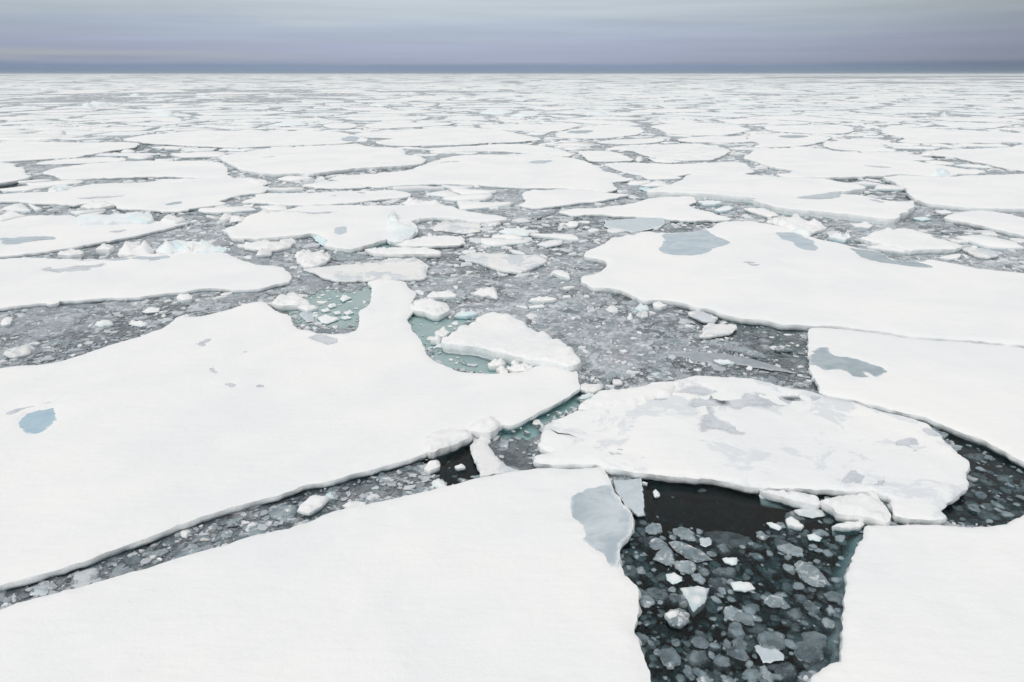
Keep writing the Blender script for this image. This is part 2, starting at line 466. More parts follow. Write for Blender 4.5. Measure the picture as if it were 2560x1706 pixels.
    for pr, pd in pond_polys:
        pn = normals(pr)
        pp = pr + pn * .03
        pp = pp[inside(pp, O)]
        if len(pp) < 4: continue
        ew = min(.45, .16 * math.sqrt(abs(area(pr)))); nb = len(pp)
        inn = np.concatenate([(pr - pn * ew * .5)[::2], (pr - pn * ew)[::2], (pr - pn * ew * 1.8)[::3]])
        inn = inn[inside(inn, pp) & inside(inn, O)]; di_ = seg_dist(inn, pp); inn = inn[di_ > ew * .3]; di_ = di_[di_ > ew * .3]
        eat = np.concatenate([np.zeros(nb), np.clip(di_ / ew, 0, 1)]); pp = np.concatenate([pp, inn])
        rr = delaunay_2d_cdt([Vector((float(a), float(b))) for a, b in pp], [], [list(range(nb))], 1, 1e-5)
        eatt = [float(eat[i_[0]]) if i_ else 0. for i_ in rr[3]]
        dd = math.hypot(*pr.mean(0)); zz = (zt if pd[2] is M_wetpatch else zt - .012) if dd < 60 else zt + .012
        po = mesh_obj(pd[1], [(v[0], v[1], zz) for v in rr[0]], [list(f) for f in rr[2]], pd[2], o, attr=('edge', eatt))
        if len(pd) > 3: po['label'] = pd[3]
    if parent is None:
        tag(o, label, cat, group)
        if cover: ALL.append((O[::max(1, N // 160)], zt))
    return o
def floe(name, txt, label, zt=.32, **kw):
    return floe_xy(name, world(txt, zt), zt, label=label, **kw)

GB = 'large floes round the open leads'; GM = 'mid-distance floes'; GS = 'loose slabs and blocks of ice'
# ------------------------------------------------------------------ big near floes
floe_big = floe('ice_floe', "S -420,960 E 0,735 140,715 280,705 430,690 520,670 640,635 740,600 830,572 950,530 1080,495 1180,465 1260,430 1350,405 1410,370 1480,325 1530,302 1700,300 1830,265 1960,230 2100,190 2180,178 "
  "G 200,512 240,545 300,600 420,620 440,700 490,742 560,745 640,775 770,782 900,782 990,740 1005,650 1000,590 1060,560 1100,510 1112,480 1095,440 1110,390 1060,350 1150,325 1390,340 1410,390 1470,425 1475,450 1450,490 1420,560 1460,590 1400,650 1430,700 1440,750 1490,800 1530,870 1560,920 1570,960 1620,1005 1690,1030 1780,1075 1850,1100 1950,1112 2120,1118 2250,1108 "
  "H 1000,770 1060,760 1120,730 1180,710 1250,705 1330,725 1390,745 1450,765 1490,760 1505,790 1500,840 1515,870 1515,905 1480,920 1440,950 1360,1005 1280,1050 1200,1085 1130,1120 1060,1165 960,1210 905,1220 845,1210 835,1225 760,1262 700,1262 640,1250 565,1248 600,1270 600,1295 540,1325 440,1372 330,1412 240,1425 "
  "L 700,340 600,372 400,425 200,485 0,535 K 2000,275 1900,325 1700,385 1520,425 1250,520 1000,615 750,703 500,792 250,872 0,935 S -420,1625",
  'huge flat snow floe with a small blue pond, filling the left middle ground', .31, group=GB, grid=.55, near=22, rough=.07, spacing=.085, flare=-.3,
  ponds=[("E 145,1190 200,1130 300,1095 400,1080 480,1072 485,1110 460,1180 420,1230 380,1270 300,1300 200,1290 165,1250", 'melt_pond', M_bluepond, 'blue almond-shaped melt pond'),
         ("G 600,860 560,820 640,790 700,785 840,830 830,865 740,880", 'melt_pond', M_wetpatch),
         ("E 1605,545 1680,525 1735,488 1795,492 1760,530 1740,552 1680,556", 'snow_hollow', M_wetpatch), ("E 1755,735 1790,720 1845,775 1810,778", 'snow_hollow', M_wetpatch), ("E 2020,620 2060,600 2110,612 2070,632", 'snow_hollow', M_wetpatch),
         ("E 1890,870 1940,862 1990,885 1930,898", 'snow_hollow', M_wetpatch), ("E 2135,890 2180,878 2225,898 2170,908", 'snow_hollow', M_wetpatch), ("E 5,1130 60,1110 150,1080 300,1045 500,1012 480,1022 300,1062 160,1100 60,1145", 'snow_hollow', M_wetpatch)])
floe('ice_floe', "S -420,1660 K 0,1095 130,1050 300,1005 570,940 750,885 950,830 1150,765 1340,710 1500,670 1640,615 1880,570 2050,512 L 0,750 100,715 220,690 420,650 600,610 800,560 1000,510 1150,480 1300,455 1480,432 1600,445 1740,440 1810,430 1860,440 1900,520 1915,570 1960,640 2050,740 2045,860 1980,920 1955,990 1970,1100 2020,1160 2085,1215 2080,1300 2070,1450 2058,1500 2080,1540 M 95,1290 130,1400 165,1470 178,1560 S 1640,1800 1640,2150 -420,2150",
  'nearest broad snow floe across the bottom left, with a grey bare-ice corner', .31, group=GB, grid=.4, near=14, rough=.05, spacing=.06, flare=-.3,
  ponds=[("L 1640,640 1680,600 1760,575 1860,555 1895,550 1925,610 1990,705 2040,745 2035,855 1970,920 1945,990 1955,1090 1900,1070 1830,1000 1760,940 1700,830 1650,770 1630,690", 'bare_ice_patch', M_bare, 'grey bare-ice corner of the floe')])
floe('ice_floe', "M 1575,540 1700,535 1900,530 2080,530 2200,548 2352,545 S 2507,1310 2560,1282 2700,1240 2950,1240 2950,2150 2000,2150 2010,1780 M 1212,1560 1220,1510 1270,1490 1330,1450 1370,1430 1415,1420 1420,1390 1430,1300 1435,1170 1430,1080 1440,1000 1465,900 1460,870 1480,800 1500,720 1540,650 1575,600",
  'smooth snow floe in the bottom right corner beside the dark water', .31, group=GB, grid=.4, near=14, rough=.05, spacing=.06, flare=.28)
patchy = floe('ice_floe', "L 1385,392 1420,348 1530,335 1420,300 1440,260 1470,185 1480,150 1550,110 1690,60 H 1560,1085 1900,1030 2050,985 2353,955 I 700,1320 700,1200 1000,1170 1150,1135 1300,1140 1450,1150 1600,1165 1700,1175 1800,1200 1880,1235 2000,1250 2110,1262 J 620,945 700,985 900,1022 1050,1072 1200,1107 1330,1132 1500,1190 1560,1215 1600,1250 1660,1300 1720,1370 1780,1430 1840,1490 M 2130,20 2190,60 2260,130 2255,160 2230,200 2260,280 2200,325 2130,375 2110,425 2070,435 2115,478 2080,495 1960,498 1850,490 1765,470 1745,350 1640,316 1500,314 1250,298 1000,292 880,290 780,275 680,243 500,228 350,218 180,203 0,178 L 1900,440 1810,418 1740,412 1600,415 1500,415 1410,403",
  'rounded triangular floe with patchy greyish snow, right of centre above the black water', .34, material=M_patchy, group=GB, grid=.4, near=20, rough=.08, spacing=.075, relief=.07, flare=-.4,
  ponds=[("W 1585,912 1640,905 1680,925 1640,945 1665,970 1720,995 1690,1000 1640,985 1610,1000 1600,975 1610,950 1580,935", 'wet_patch', M_wetpatch),
         ("M 1415,240 1480,190 1600,185 1660,220 1720,270 1700,290 1560,280 1430,265", 'wet_patch', M_wetpatch),
         ("L 1830,340 1960,310 2050,340 2170,385 2100,385 1950,370", 'wet_patch', M_wetpatch),
         ("J 1500,1260 1540,1240 1620,1265 1700,1350 1660,1360 1560,1310", 'wet_patch', M_wetpatch),
         ("I 930,1290 1080,1215 1250,1235 1450,1320 1600,1275 1900,1290 2100,1330 2000,1400 1800,1425 1600,1400 1500,1440 1380,1400 1100,1290", 'wet_patch', M_wetpatch), ("I 560,1330 700,1305 930,1320 900,1350 750,1360 620,1370", 'wet_patch', M_wetpatch), ("J 1250,1350 1450,1300 1500,1420 1400,1480 1280,1440", 'wet_patch', M_wetpatch),
         ("J 300,975 420,970 660,980 650,1025 480,1020 350,1015", 'wet_patch', M_wetpatch)])
floe_xy('pressure_ridge', world("H 1497,1048 1560,990 1660,932 1750,908 1880,898 2050,878 2200,853 I 1000,1168 1060,1190 960,1230 930,1300 800,1310 650,1340 H 1880,1030 1700,1040 1510,1066", .5), .5, material=M_white, parent=patchy, relief=.08, near=25, walls=False, drop=.16)
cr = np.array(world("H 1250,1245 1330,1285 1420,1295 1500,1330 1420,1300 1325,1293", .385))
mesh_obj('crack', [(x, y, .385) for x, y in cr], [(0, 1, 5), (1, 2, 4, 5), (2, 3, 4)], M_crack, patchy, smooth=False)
floe('ice_floe', "J 540,412 590,392 700,397 850,407 1000,427 1200,452 1400,484 1560,499 1800,509 2000,529 2200,544 2353,562 S 2720,900 3000,1000 3000,1330 J 2353,1518 2260,1468 2150,1405 2000,1332 1900,1300 1750,1240 1600,1178 1540,1143 1450,1122 1320,1103 1200,1068 1000,1024 930,1000 800,978 640,942 632,905 628,868 598,828 560,768 550,700 545,600 545,500 536,435",
  'right-hand snow floe with a straight left edge and a long grey melt pond', .31, group=GB, grid=.6, near=27, rough=.07, spacing=.09,
  ponds=[("J 580,590 620,570 700,560 700,600 770,640 870,650 930,670 1000,690 1100,720 1170,740 1200,770 1170,790 1100,825 1060,780 1010,775 1070,820 950,815 900,790 860,755 790,750 690,755 630,720 570,695 565,640", 'melt_pond', M_darkpond, 'long ragged grey melt pond')])
floe('ice_floe', "C 868,1138 900,1090 980,1060 1060,1030 1100,985 1190,980 1230,960 1300,960 1350,935 1430,930 1500,948 1600,946 1700,943 1850,930 1940,905 1985,880 1990,865 2060,847 2200,845 2353,850 D 100,855 200,870 300,890 420,925 500,960 600,990 680,1010 800,1030 880,1055 960,1078 1080,1088 1160,1108 1210,1148 1300,1180 1470,1192 1560,1165 1640,1180 1790,1205 1950,1240 2150,1265 2353,1285 S 2900,720 2900,930 J 2353,540 2200,527 2000,510 1800,492 1560,478 1400,462 1200,432 1000,407 850,387 700,380 I 2140,718 2050,710 1950,705 1850,700 1750,670 1600,655 1450,640 1330,603 1250,573 1150,562 1070,528 950,508 830,494 740,508 680,498 600,453 520,414 400,398 270,398 200,363 168,328 190,300 270,285 340,265 385,230 395,190 370,165 290,150 205,138",
  'largest snow floe on the right with bare grey-blue ponds on its far edge', .38, group=GB, grid=.8, near=36, rough=.12, spacing=.12,
  ponds=[("C 1525,1030 1570,1010 1510,960 1600,952 1800,936 1920,912 1940,960 2050,1000 2110,1030 2080,1050 1960,1075 1900,1120 1800,1138 1650,1138 1540,1120 1490,1090", 'melt_pond', M_pond, 'wide grey-blue bare pond'),
         ("D 240,945 410,942 500,975 620,1020 580,1050 620,1080 560,1100 480,1085 440,1060 400,1010 320,1000", 'melt_pond', M_pond),
         ("D 885,1066 960,1085 1080,1095 1160,1115 1210,1155 1300,1186 1460,1196 1600,1235 1450,1240 1300,1220 1100,1190 1010,1160 940,1110", 'melt_pond', M_darkpond, 'dark grey pond along the far edge'),
         ("I 1540,195 1580,160 1700,205 1660,225 1600,220", 'melt_pond', M_wetpatch)])
floe('ice_floe', "S -260,640 A 0,1165 200,1150 450,1160 520,1165 700,1165 940,1168 1060,1150 1350,1135 1450,1120 1500,1070 1600,1060 1750,1080 1820,1075 1850,1110 1920,1120 1980,1150 2100,1205 2200,1220 B 0,1175 60,1205 150,1215 340,1225 390,1260 425,1300 420,1340 350,1362 250,1388 180,1405 0,1425 A 1900,1412 1700,1408 1600,1424 1500,1440 1300,1460 1150,1482 900,1488 700,1505 500,1515 480,1535 395,1545 385,1525 200,1545 0,1575 S -260,800",
  'snow floe at left above the grey lead, with lilac-grey pond on top', .31, group=GB, grid=.8, near=42, rough=.12, spacing=.14,
  ponds=[("A 275,1265 380,1230 600,1215 760,1215 900,1190 860,1230 760,1265 600,1285 420,1280", 'melt_pond', M_wetpatch, 'lilac-grey shallow pond'),
         ("A 530,1168 640,1172 940,1176 1050,1160 1060,1180 900,1185 700,1180", 'melt_pond', M_pond),
         ("A 1060,1165 1200,1150 1450,1132 1430,1160 1330,1180 1100,1180", 'melt_pond', M_pond)])
# ------------------------------------------------------------------ mid-distance floes
def MF(txt, label, zt=.30, **kw): return floe('ice_floe', txt, label, zt, group=GM, **kw)
MF("S -200,560 A 0,850 100,810 340,795 480,800 620,800 640,822 1000,820 1240,825 1250,848 1430,850 1600,845 1590,860 1500,882 1450,900 1200,952 900,1010 600,1065 300,1110 150,1130 0,1140 S -200,650",
   'wedge-shaped floe at left edge with grey streak ponds and a straight front', ponds=[("A 2,1052 2,992 80,1000 200,985 330,980 480,985 470,1000 350,1010 150,1040", 'melt_pond', M_pond), ("A 890,945 1050,920 1090,935 980,950", 'melt_pond', M_wetpatch)])
MF("S -160,490 A 0,625 200,610 450,600 600,560 780,535 1000,530 1300,520 1350,495 1600,490 1950,490 2100,485 2230,500 2250,520 2190,548 2260,558 2270,578 2240,598 2100,617 1950,640 1810,680 1900,688 1890,702 1750,722 1650,732 1550,758 1350,768 1330,755 1200,745 1000,742 950,700 880,690 700,700 600,715 450,698 330,700 150,685 0,678 S -160,508",
   'long white floe reaching from left edge with ragged right tip and thin streaks', ponds=[("A 580,665 700,650 1120,628 950,655 800,662", 'melt_pond', M_wetpatch), ("A 1360,710 1440,690 1540,683 1470,705 1400,718", 'melt_pond', M_pond)])
MF("A 340,440 420,410 600,385 760,360 1000,350 1200,340 1500,345 1560,340 1750,345 1870,360 1900,400 1920,450 1960,488 1850,494 1500,474 1230,472 900,482 700,492 560,492 480,474 400,455",
   'oblong floe at left with dark slot along its front edge')
MF("S -140,395 A 0,350 60,355 150,400 240,415 250,450 220,490 130,506 0,528 S -140,470", 'small rounded floe cut by the left frame edge with teal foot', zt=.45)
MF("S -150,355 A 0,190 100,180 300,180 500,185 750,190 900,185 1140,190 1190,202 1120,232 900,260 820,280 700,295 680,310 480,320 300,330 60,345 0,345 S -150,405", 'broad far-left floe just behind the dark triangular opening')
MF("A 280,365 400,338 700,322 900,310 1060,320 1040,343 880,348 750,358 500,368 380,368", 'thin sliver floe under the dark triangular opening at left', zt=.25)
MF("A 1000,165 1200,125 1500,100 1700,85 1900,90 B 100,92 500,92 800,95 900,110 1000,130 1070,160 1060,178 950,182 850,196 700,202 500,210 200,220 0,230 A 2190,232 1900,228 1700,219 1500,208 1250,196 1150,178",
   'very long floe behind the dark triangular opening, bluish at its right end', ponds=[("B 840,160 900,135 1010,150 940,182 870,178", 'melt_pond', M_pond)])
MF("A 1840,300 2000,280 2190,242 B 0,262 170,240 400,230 700,215 850,205 980,196 1080,225 1300,230 1400,250 1390,290 1500,300 1560,330 1550,355 1500,372 1300,387 1000,402 800,420 650,448 500,440 320,453 130,440 0,408 A 2000,398 1980,376 1890,353",
   'plump white floe left of centre with smooth domed front', zt=.5, ponds=[("B 150,318 220,308 330,300 260,312", 'melt_pond', M_wetpatch)])
MF("B 760,488 900,460 1200,450 1420,420 1500,387 1560,372 1700,320 1800,300 2000,290 C 0,290 200,290 450,280 570,290 700,310 790,320 930,360 960,390 1020,400 1040,430 1180,455 1190,475 1290,490 1260,506 1160,512 1090,522 1150,556 1165,575 1100,595 1050,600 900,585 700,570 400,570 300,564 0,545 B 2000,540 1700,530 1300,545 1220,560 1080,556 1000,526 870,510",
   'wide central floe with a pale blue smear near its right end', ponds=[("C 430,360 480,345 600,342 580,358 490,370", 'melt_pond', M_pond), ("B 1640,358 1760,345 1870,348 1780,358", 'melt_pond', M_wetpatch)])
MF("C 345,612 420,592 700,580 1000,600 1080,610 1230,620 1230,632 1150,645 1000,678 800,692 600,726 480,736 400,732 322,713 380,680 370,640", 'flat-topped floe in front of the wide central floe, tapering right')
MF("B 490,545 700,520 870,510 1000,530 1090,558 1000,566 850,570 700,566", 'thin lens floe over greenish water left of centre', zt=.3)
MF("B 15,690 100,650 170,620 300,610 600,610 900,600 1150,590 1300,585 1420,610 1430,628 1390,645 1200,660 1000,684 800,704 500,714 330,708 250,695 100,690", 'low ragged floe left of centre with two grey flecks', ponds=[("B 760,640 800,630 840,632 800,642", 'melt_pond', M_wetpatch), ("B 960,612 1000,606 1080,618 1020,620", 'melt_pond', M_wetpatch)])
turq = MF("A 1870,920 2000,870 2080,800 2200,760 B 170,770 350,765 500,718 800,712 1200,716 1500,710 1790,720 1820,745 1950,770 2150,795 2230,815 2245,835 2180,842 2020,846 1940,842 1850,828 1700,813 1550,818 1430,850 1480,870 1490,925 1460,962 1400,990 1320,1018 1240,1003 1220,995 1150,1022 1060,1050 1000,1072 930,1085 830,1072 730,1048 705,1040 720,1010 700,965 620,945 480,962 300,976 100,995 0,990 A 2050,1000 1980,995 1900,955",
   'central floe with a turquoise ice hummock on its front corner', zt=.42, near=48, ponds=[("B 330,772 480,765 600,780 850,757 750,785 620,792 480,778", 'melt_pond', M_wetpatch), ("B 790,905 860,895 905,930 880,965 800,955", 'melt_pond', M_pale), ("B 1440,853 1550,823 1700,818 1900,838 1840,842 1700,840 1500,858", 'melt_pond', M_pond)])
floe_xy('hummock', world("B 1195,905 1235,840 1330,850 1430,862 1480,875 1488,925 1455,960 1390,990 1320,1012 1250,998 1225,970 1250,930", .55), .85, material=M_blue, parent=turq, walls=False, relief=.28, drop=.45, near=45, jag=.7, sharp=True, rough=.3)
floe_xy('hummock', world("B 1235,850 1240,800 1320,800 1330,850", .5), .95, material=M_blue, parent=turq, walls=False, relief=.3, drop=.5, near=45, jag=.75, sharp=True, rough=.2)
MF("C 1060,370 1150,356 1400,360 1650,372 1950,356 2150,346 2250,370 2260,400 2310,430 D 10,452 C 2200,452 1900,436 1740,452 1650,468 1700,484 1450,494 1400,484 1300,452 1200,432 1120,400", 'thin white floe with notched dark corner, right of the wide central floe')
wallf = MF("C 1390,588 1500,555 1640,530 1700,500 1740,462 1850,444 2050,442 D 0,456 130,462 220,480 640,487 800,516 940,532 1000,546 1010,570 960,580 860,592 720,602 710,615 820,622 980,632 1100,655 1200,675 1350,685 1430,670 1440,708 1380,754 1290,812 1250,826 1100,816 900,790 700,766 500,754 350,742 250,722 150,690 50,664 C 2340,655 2200,640 2000,620 1700,605 1400,600",
   'floe right of centre with a tall blue-green ice wall along its front', zt=.62, near=58, flare=.4, ponds=[("D 430,650 520,640 700,618 800,598 850,618 820,650 700,665 500,665", 'melt_pond', M_pale), ("D 1040,668 1120,668 1200,690 1120,697", 'melt_pond', M_wetpatch)])
MF("D 0,310 60,270 130,240 400,235 700,242 730,257 900,272 1300,277 1450,290 1600,325 1560,335 1400,337 1460,350 1650,380 1850,410 2050,430 1950,452 1800,448 1750,466 1600,474 1400,458 1300,448 1200,466 1100,466 870,476 650,482 300,472 250,455 450,430 230,390 130,362 30,330",
   'broad floe at right behind the ice-walled floe, with lilac streak', zt=.42, ponds=[("D 930,385 1100,383 1290,408 1150,405", 'melt_pond', M_wetpatch)])
MF("D 1172,480 1280,467 1500,470 1600,480 1760,475 1850,467 2353,452 S 2760,432 2760,535 D 2353,738 2100,742 1900,733 1700,714 1550,700 1450,662 1400,625 1390,588 1350,560 1280,526 1230,506", 'wide floe at right edge with a scalloped snowy left bank', zt=.5)
MF("D 1660,816 1760,780 1950,757 2150,772 2353,822 S 2760,575 2760,640 D 2353,968 2250,944 2000,880 1800,840", 'flat floe at right edge tapering to a point on its left', zt=.4)
MF("D 960,988 1050,970 1100,930 1180,910 1240,920 1330,907 1450,927 1570,960 1650,1000 1780,1030 1840,1056 1790,1085 1620,1080 1460,1085 1400,1100 1280,1062 1150,1034 1000,1004", 'lumpy lens-shaped floe in the right-hand brash lead', zt=.45, relief=.16, material=M_white)
MF("C 660,768 750,746 900,742 1160,720 1300,690 1450,652 1600,646 1800,640 1830,680 1762,708 1780,738 1860,757 1950,770 2050,808 2103,828 2080,838 1900,836 1720,846 1600,830 1500,812 1200,806 1050,792 900,790 800,800 720,782", 'slender hooked floe right of centre behind the largest right floe')
MF("C 820,260 900,256 1150,266 1290,328 1260,340 1050,349 950,345 880,318", 'small clean floe standing alone right of the wide central floe')
MF("C 1040,245 1120,222 1300,206 1550,205 1800,196 1900,206 2080,240 2120,260 2050,288 1960,336 1700,340 1500,322 1400,298 1350,280 1250,250", 'pale floe right of centre with greyish worn front half', material=M_patchy)
MF("C 960,185 1100,166 1300,157 1540,150 1560,170 1450,188 1300,200 1150,200", 'slim cream floe with speckled front right of centre')
MF("C 620,120 700,92 830,72 920,47 1100,40 1230,46 1350,60 1400,98 1330,117 1200,136 1080,150 850,150 680,145 630,136", 'oval floe right of centre holding a grey pond', ponds=[("C 700,108 760,90 940,84 970,108 850,116", 'melt_pond', M_darkpond)])
MF("B 960,115 1050,100 1400,80 1700,65 1900,60 2190,80 C 0,66 160,80 260,100 400,130 530,163 430,176 200,186 0,190 B 2000,200 1700,210 1400,214 1250,210 1140,188 1170,165 1340,153 1050,145", 'large flat far floe at centre with a dark pointed inlet on its left')
MF("C 0,36 400,34 850,36 820,55 640,97 480,92 200,83 130,74 0,55", 'narrow far floe behind the large flat centre floe')
MF("B 1560,240 1800,222 2200,206 C 0,208 270,196 520,220 640,236 740,264 780,298 700,302 560,283 400,277 150,258 0,258 B 2100,262 1800,257 1600,255", 'thin curved floe between the large flat centre floe and the wide central floe')
MF("C 1400,50 1600,27 1900,22 2150,40 2280,80 2200,103 2050,127 1900,127 1700,122 1550,108 1540,80", 'cream floe in far right-centre pack with faint lines')
MF("C 1650,160 1750,147 1950,132 2100,140 2250,122 2353,112 D 0,90 60,110 0,150 C 2353,176 2150,186 1900,186 1700,178", 'uneven low floe right of centre between dark speckled leads')
MF("B 1030,36 1200,22 1500,20 1800,22 1750,40 1450,58 1200,72 1080,63", 'small flat far floe left of centre, next to an oval one', zt=.35)
MF("B 680,42 780,22 950,26 990,50 920,68 760,68", 'small oval far floe ringed by dark brash left of centre', zt=.35)
MF("D 150,52 400,42 800,37 920,60 930,90 850,107 700,112 400,102 220,88", 'cream floe in far right pack in front of a dark speckled lead')
MF("D 1130,90 1200,52 1400,62 2353,112 S 2700,340 2700,360 D 2353,186 1900,190 1500,195 1280,183 1390,155 1200,115", 'long lilac-white far floe at right edge')
MF("D 1545,290 1560,252 1900,242 2353,222 S 2700,365 2700,435 D 2353,424 2200,404 2050,366 1900,345 1760,308", 'broad lilac-white floe at right edge above a brash-filled lead')
MF("D 10,150 80,112 400,112 620,130 740,142 700,165 620,188 480,216 200,226 60,226 130,200", 'low floe at right with a grey pond on its far side', ponds=[("D 290,135 400,128 560,138 470,152 360,152", 'melt_pond', M_darkpond)])
MF("D 770,170 900,156 1100,152 1250,185 1120,200 1230,240 1310,266 1000,260 720,238 640,213 700,185", 'slim floe at right with a dull stripe on its front side')
print('mid floes', round(time.time() - T0, 1))

# ------------------------------------------------------------------ slabs and blocks, each by itself
def SL(name, txt, label, zt=.2, material=None, cat='ice block', **kw):
    kw.setdefault('sharp', True); kw['relief'] = kw.get('relief', .08) * 1.5; kw.setdefault('walls', False); kw.setdefault('depth', .5)
    kw.setdefault('near', max(10., unproj(*px(txt)[0])[1]))
    return floe(name, txt, label, zt, material=material or M_white, cat=cat, group=kw.pop('group', GS), **kw)
SL('ice_slab', "H 345,490 440,440 500,400 590,370 640,330 720,280 800,272 870,278 900,300 960,310 990,340 1050,370 1075,400 1130,415 1180,435 1240,450 1270,490 1340,490 1390,520 1440,570 1480,620 1505,660 1500,690 1430,715 1380,720 1300,690 1200,672 1100,662 1040,650 900,620 700,575 530,545 400,525 355,510",
   'large triangular snow slab beside the green water in the centre', .55, walls=True, relief=.14, cat='ice slab', flare=.35)
SL('ice_slab', "L 1918,525 2095,512 2110,545 2118,748 2080,750 2040,718 2000,690 1945,610", 'thin clear grey ice plate jutting over the black water', .13, M_pale, 'ice slab', relief=.01, drop=.02)
SL('ice_slab', "L 978,292 1000,270 1060,230 1110,230 1100,280 1130,340 1170,380 1240,430 1300,455 1200,468 1050,485 1030,440 1000,370", 'pale speckled slab wedged between the two big left floes', .2, M_thin, 'ice slab', relief=.05, drop=.05)
SL('ice_slab', "M 880,303 1130,320 1260,340 1285,380 1275,405 1200,388 1100,365 1000,337", 'long thin snow block broken off over the black water', .3, cat='ice slab', relief=.1, depth=.2)
SL('ice_slab', "M 1288,370 1340,355 1480,335 1640,325 1680,370 1720,420 1755,455 1740,500 1690,505 1600,480 1480,466 1390,452 1340,405", 'squarish snow block broken off the patchy floe', .36, cat='ice slab', relief=.12)
SL('ice_block', "M 1362,540 1430,515 1560,500 1580,525 1560,543 1450,545", 'flat white block at the corner of bottom right floe', .2)
SL('ice_slab', "G 540,240 850,202 1180,180 1250,156 1460,146 1540,180 1570,215 1545,258 1568,318 1400,328 1100,332 850,336 700,308", 'long frosted slab lying across the gap above the teal pool', .26, M_thin, 'ice slab', walls=True)
SL('ice_slab', "G 1840,132 2020,108 2250,112 C 200,1128 500,1130 575,1178 500,1215 330,1270 190,1255 0,1195 G 1900,160", 'tilted boat-shaped slab with dark underside in the centre brash', .3, M_thin, 'ice slab', walls=True)
SL('ice_slab', "B 1600,900 1660,870 1750,852 1900,857 2020,870 2020,935 1900,948 1700,925 1640,925", 'porous lilac-grey slab right of the turquoise hummock', .2, M_thin, 'ice slab')
SL('ice_slab', "B 1300,1048 1400,1010 1500,985 1660,967 1870,976 1885,1028 1840,1048 1500,1053", 'clean white wedge slab in front of the turquoise hummock', .3, cat='ice slab', walls=True)
SL('ice_slab', "B 1040,1080 1150,1076 1300,1066 1500,1070 1620,1080 1680,1100 1690,1118 1600,1120 1400,1120 1250,1120 1120,1112", 'long rounded snow bar below the white wedge slab', .4, relief=.15, cat='ice slab')
SL('ice_block', "B 460,1120 560,1100 660,1120 760,1140 720,1185 640,1222 540,1232 490,1180", 'crumbly fan-shaped rubble heap left of centre', .3, relief=.3)
SL('ice_block', "B 20,1040 160,1020 300,1035 430,1020 420,1060 280,1090 250,1120 120,1135 150,1085 40,1070", 'broken snow rubble strip left of the fan-shaped heap', .3, relief=.25)
SL('ice_block', "B 760,1150 820,1100 950,1110 1110,1145 1040,1165 880,1190 780,1175", 'sunken grey-blue floe piece below turquoise water', .06, M_frost)
SL('ice_block', "H 75,225 130,162 250,160 390,192 420,240 340,290 270,290 200,258 110,245", 'snowy arm of ice jutting right of the floe neck', .42, relief=.2)
SL('ice_block', "H 220,130 270,92 400,95 480,113 470,128 420,136 250,138", 'flat white block near the floe neck', .28)
SL('ice_block', "H 240,150 450,150 570,142 510,188 430,196 390,180", 'frosted grey plate below the flat white block', .08, M_frost)
SL('ice_block', "H 600,80 800,38 820,90 820,112 740,98", 'pale pyramid-shaped block in the centre brash', .45, relief=.2, drop=.3)
SL('ice_block', "H 1075,165 1170,132 1320,150 1290,163 1150,168", 'white spindle-shaped block in the centre brash', .25)
SL('ice_block', "H 1085,215 1210,202 1220,215 1100,228", 'small white bar just below the spindle block', .18)
SL('ice_block', "H 460,290 520,258 630,260 640,278 560,298", 'bluish block behind the triangular slab', .25, M_blue)
for t, l, m_ in (("H 290,430 380,405 415,430 370,468 320,460", 'knobbly lump floating at the left tip of triangular slab', M_white), ("H 250,498 310,462 350,480 330,500", 'smaller flat lump at the left tip of triangular slab', M_white),
             ("H 740,690 790,667 850,660 885,690 830,708 750,713", 'rounded lump in the green water under the triangular slab', M_white), ("H 815,740 850,722 900,750 905,772 840,772", 'cubic lump at the shore of the green water', M_white),
             ("H 890,732 960,710 1050,690 1120,725 1060,756 950,757", 'flat snow lump between triangular slab and the huge floe', M_white), ("H 930,680 990,672 1000,690 950,703", 'tiny lump tucked under the triangular slab', M_white), ("H 1090,692 1140,672 1195,690 1180,702 1110,713", 'bluish lump tucked under the triangular slab', M_blue),
             ("H 470,680 500,678 590,710 560,712", 'sunken sliver of ice in the green water', M_frost)):
    SL('ice_block', t, l, .3 if m_ is not M_frost else .02, m_, relief=.16)
SL('ice_slab', "H 1518,868 1700,865 1720,885 1650,925 1560,926 1495,908", 'grey-white plate bridging the huge floe and patchy floe', .2, M_thin, 'ice slab')
floe_edge = [("H 190,1400 200,1330 260,1270 420,1240 570,1258 600,1285 590,1300 440,1372 330,1410 240,1420", 'rounded snow bolster on the front edge of the huge floe', .52), ("H 560,1245 640,1170 760,1140 830,1180 832,1225 760,1262 690,1262", 'square snow block on the front edge of huge floe beside a blue crevice', .55)]
for t, l, z in floe_edge: SL('ice_block', t, l, z - .11, relief=.12, drop=.09, rough=.09)
SL('ice_block', "L 680,440 700,402 780,392 782,428 720,452", 'white snow-capped chunk in the narrow channel', .22)
SL('ice_block', "L 885,425 920,407 950,430 900,438", 'small white chunk near black water in the channel', .15)
SL('ice_block', "L 140,682 200,652 290,660 292,684 180,700", 'flat pinkish-white chunk against the nearest floe in the channel', .15)
SL('ice_block', "K 1945,445 2010,372 2060,352 2150,362 2100,420 2010,468 1960,460", 'large pale oval chunk in the narrow channel', .2)
SL('ice_block', "K 1490,552 1510,520 1590,490 1570,540", 'small frosted chunk in the narrow channel below snow bank', .1, M_frost)
SL('ice_block', "K 930,752 990,722 1080,720 1050,745 960,765", 'leaf-shaped frosted chunk in middle of narrow channel', .08, M_frost)
SL('ice_block', "K 195,1002 230,980 305,980 300,1010 230,1020", 'square pale chunk at the left end of narrow channel', .08, M_pale)
SL('ice_block', "A 630,772 800,762 990,757 1130,748 1270,757 1275,790 1240,812 1000,816 640,822", 'long blue-white ridge block lying on the wedge floe', .95, M_blue, drop=.4, jag=.55)
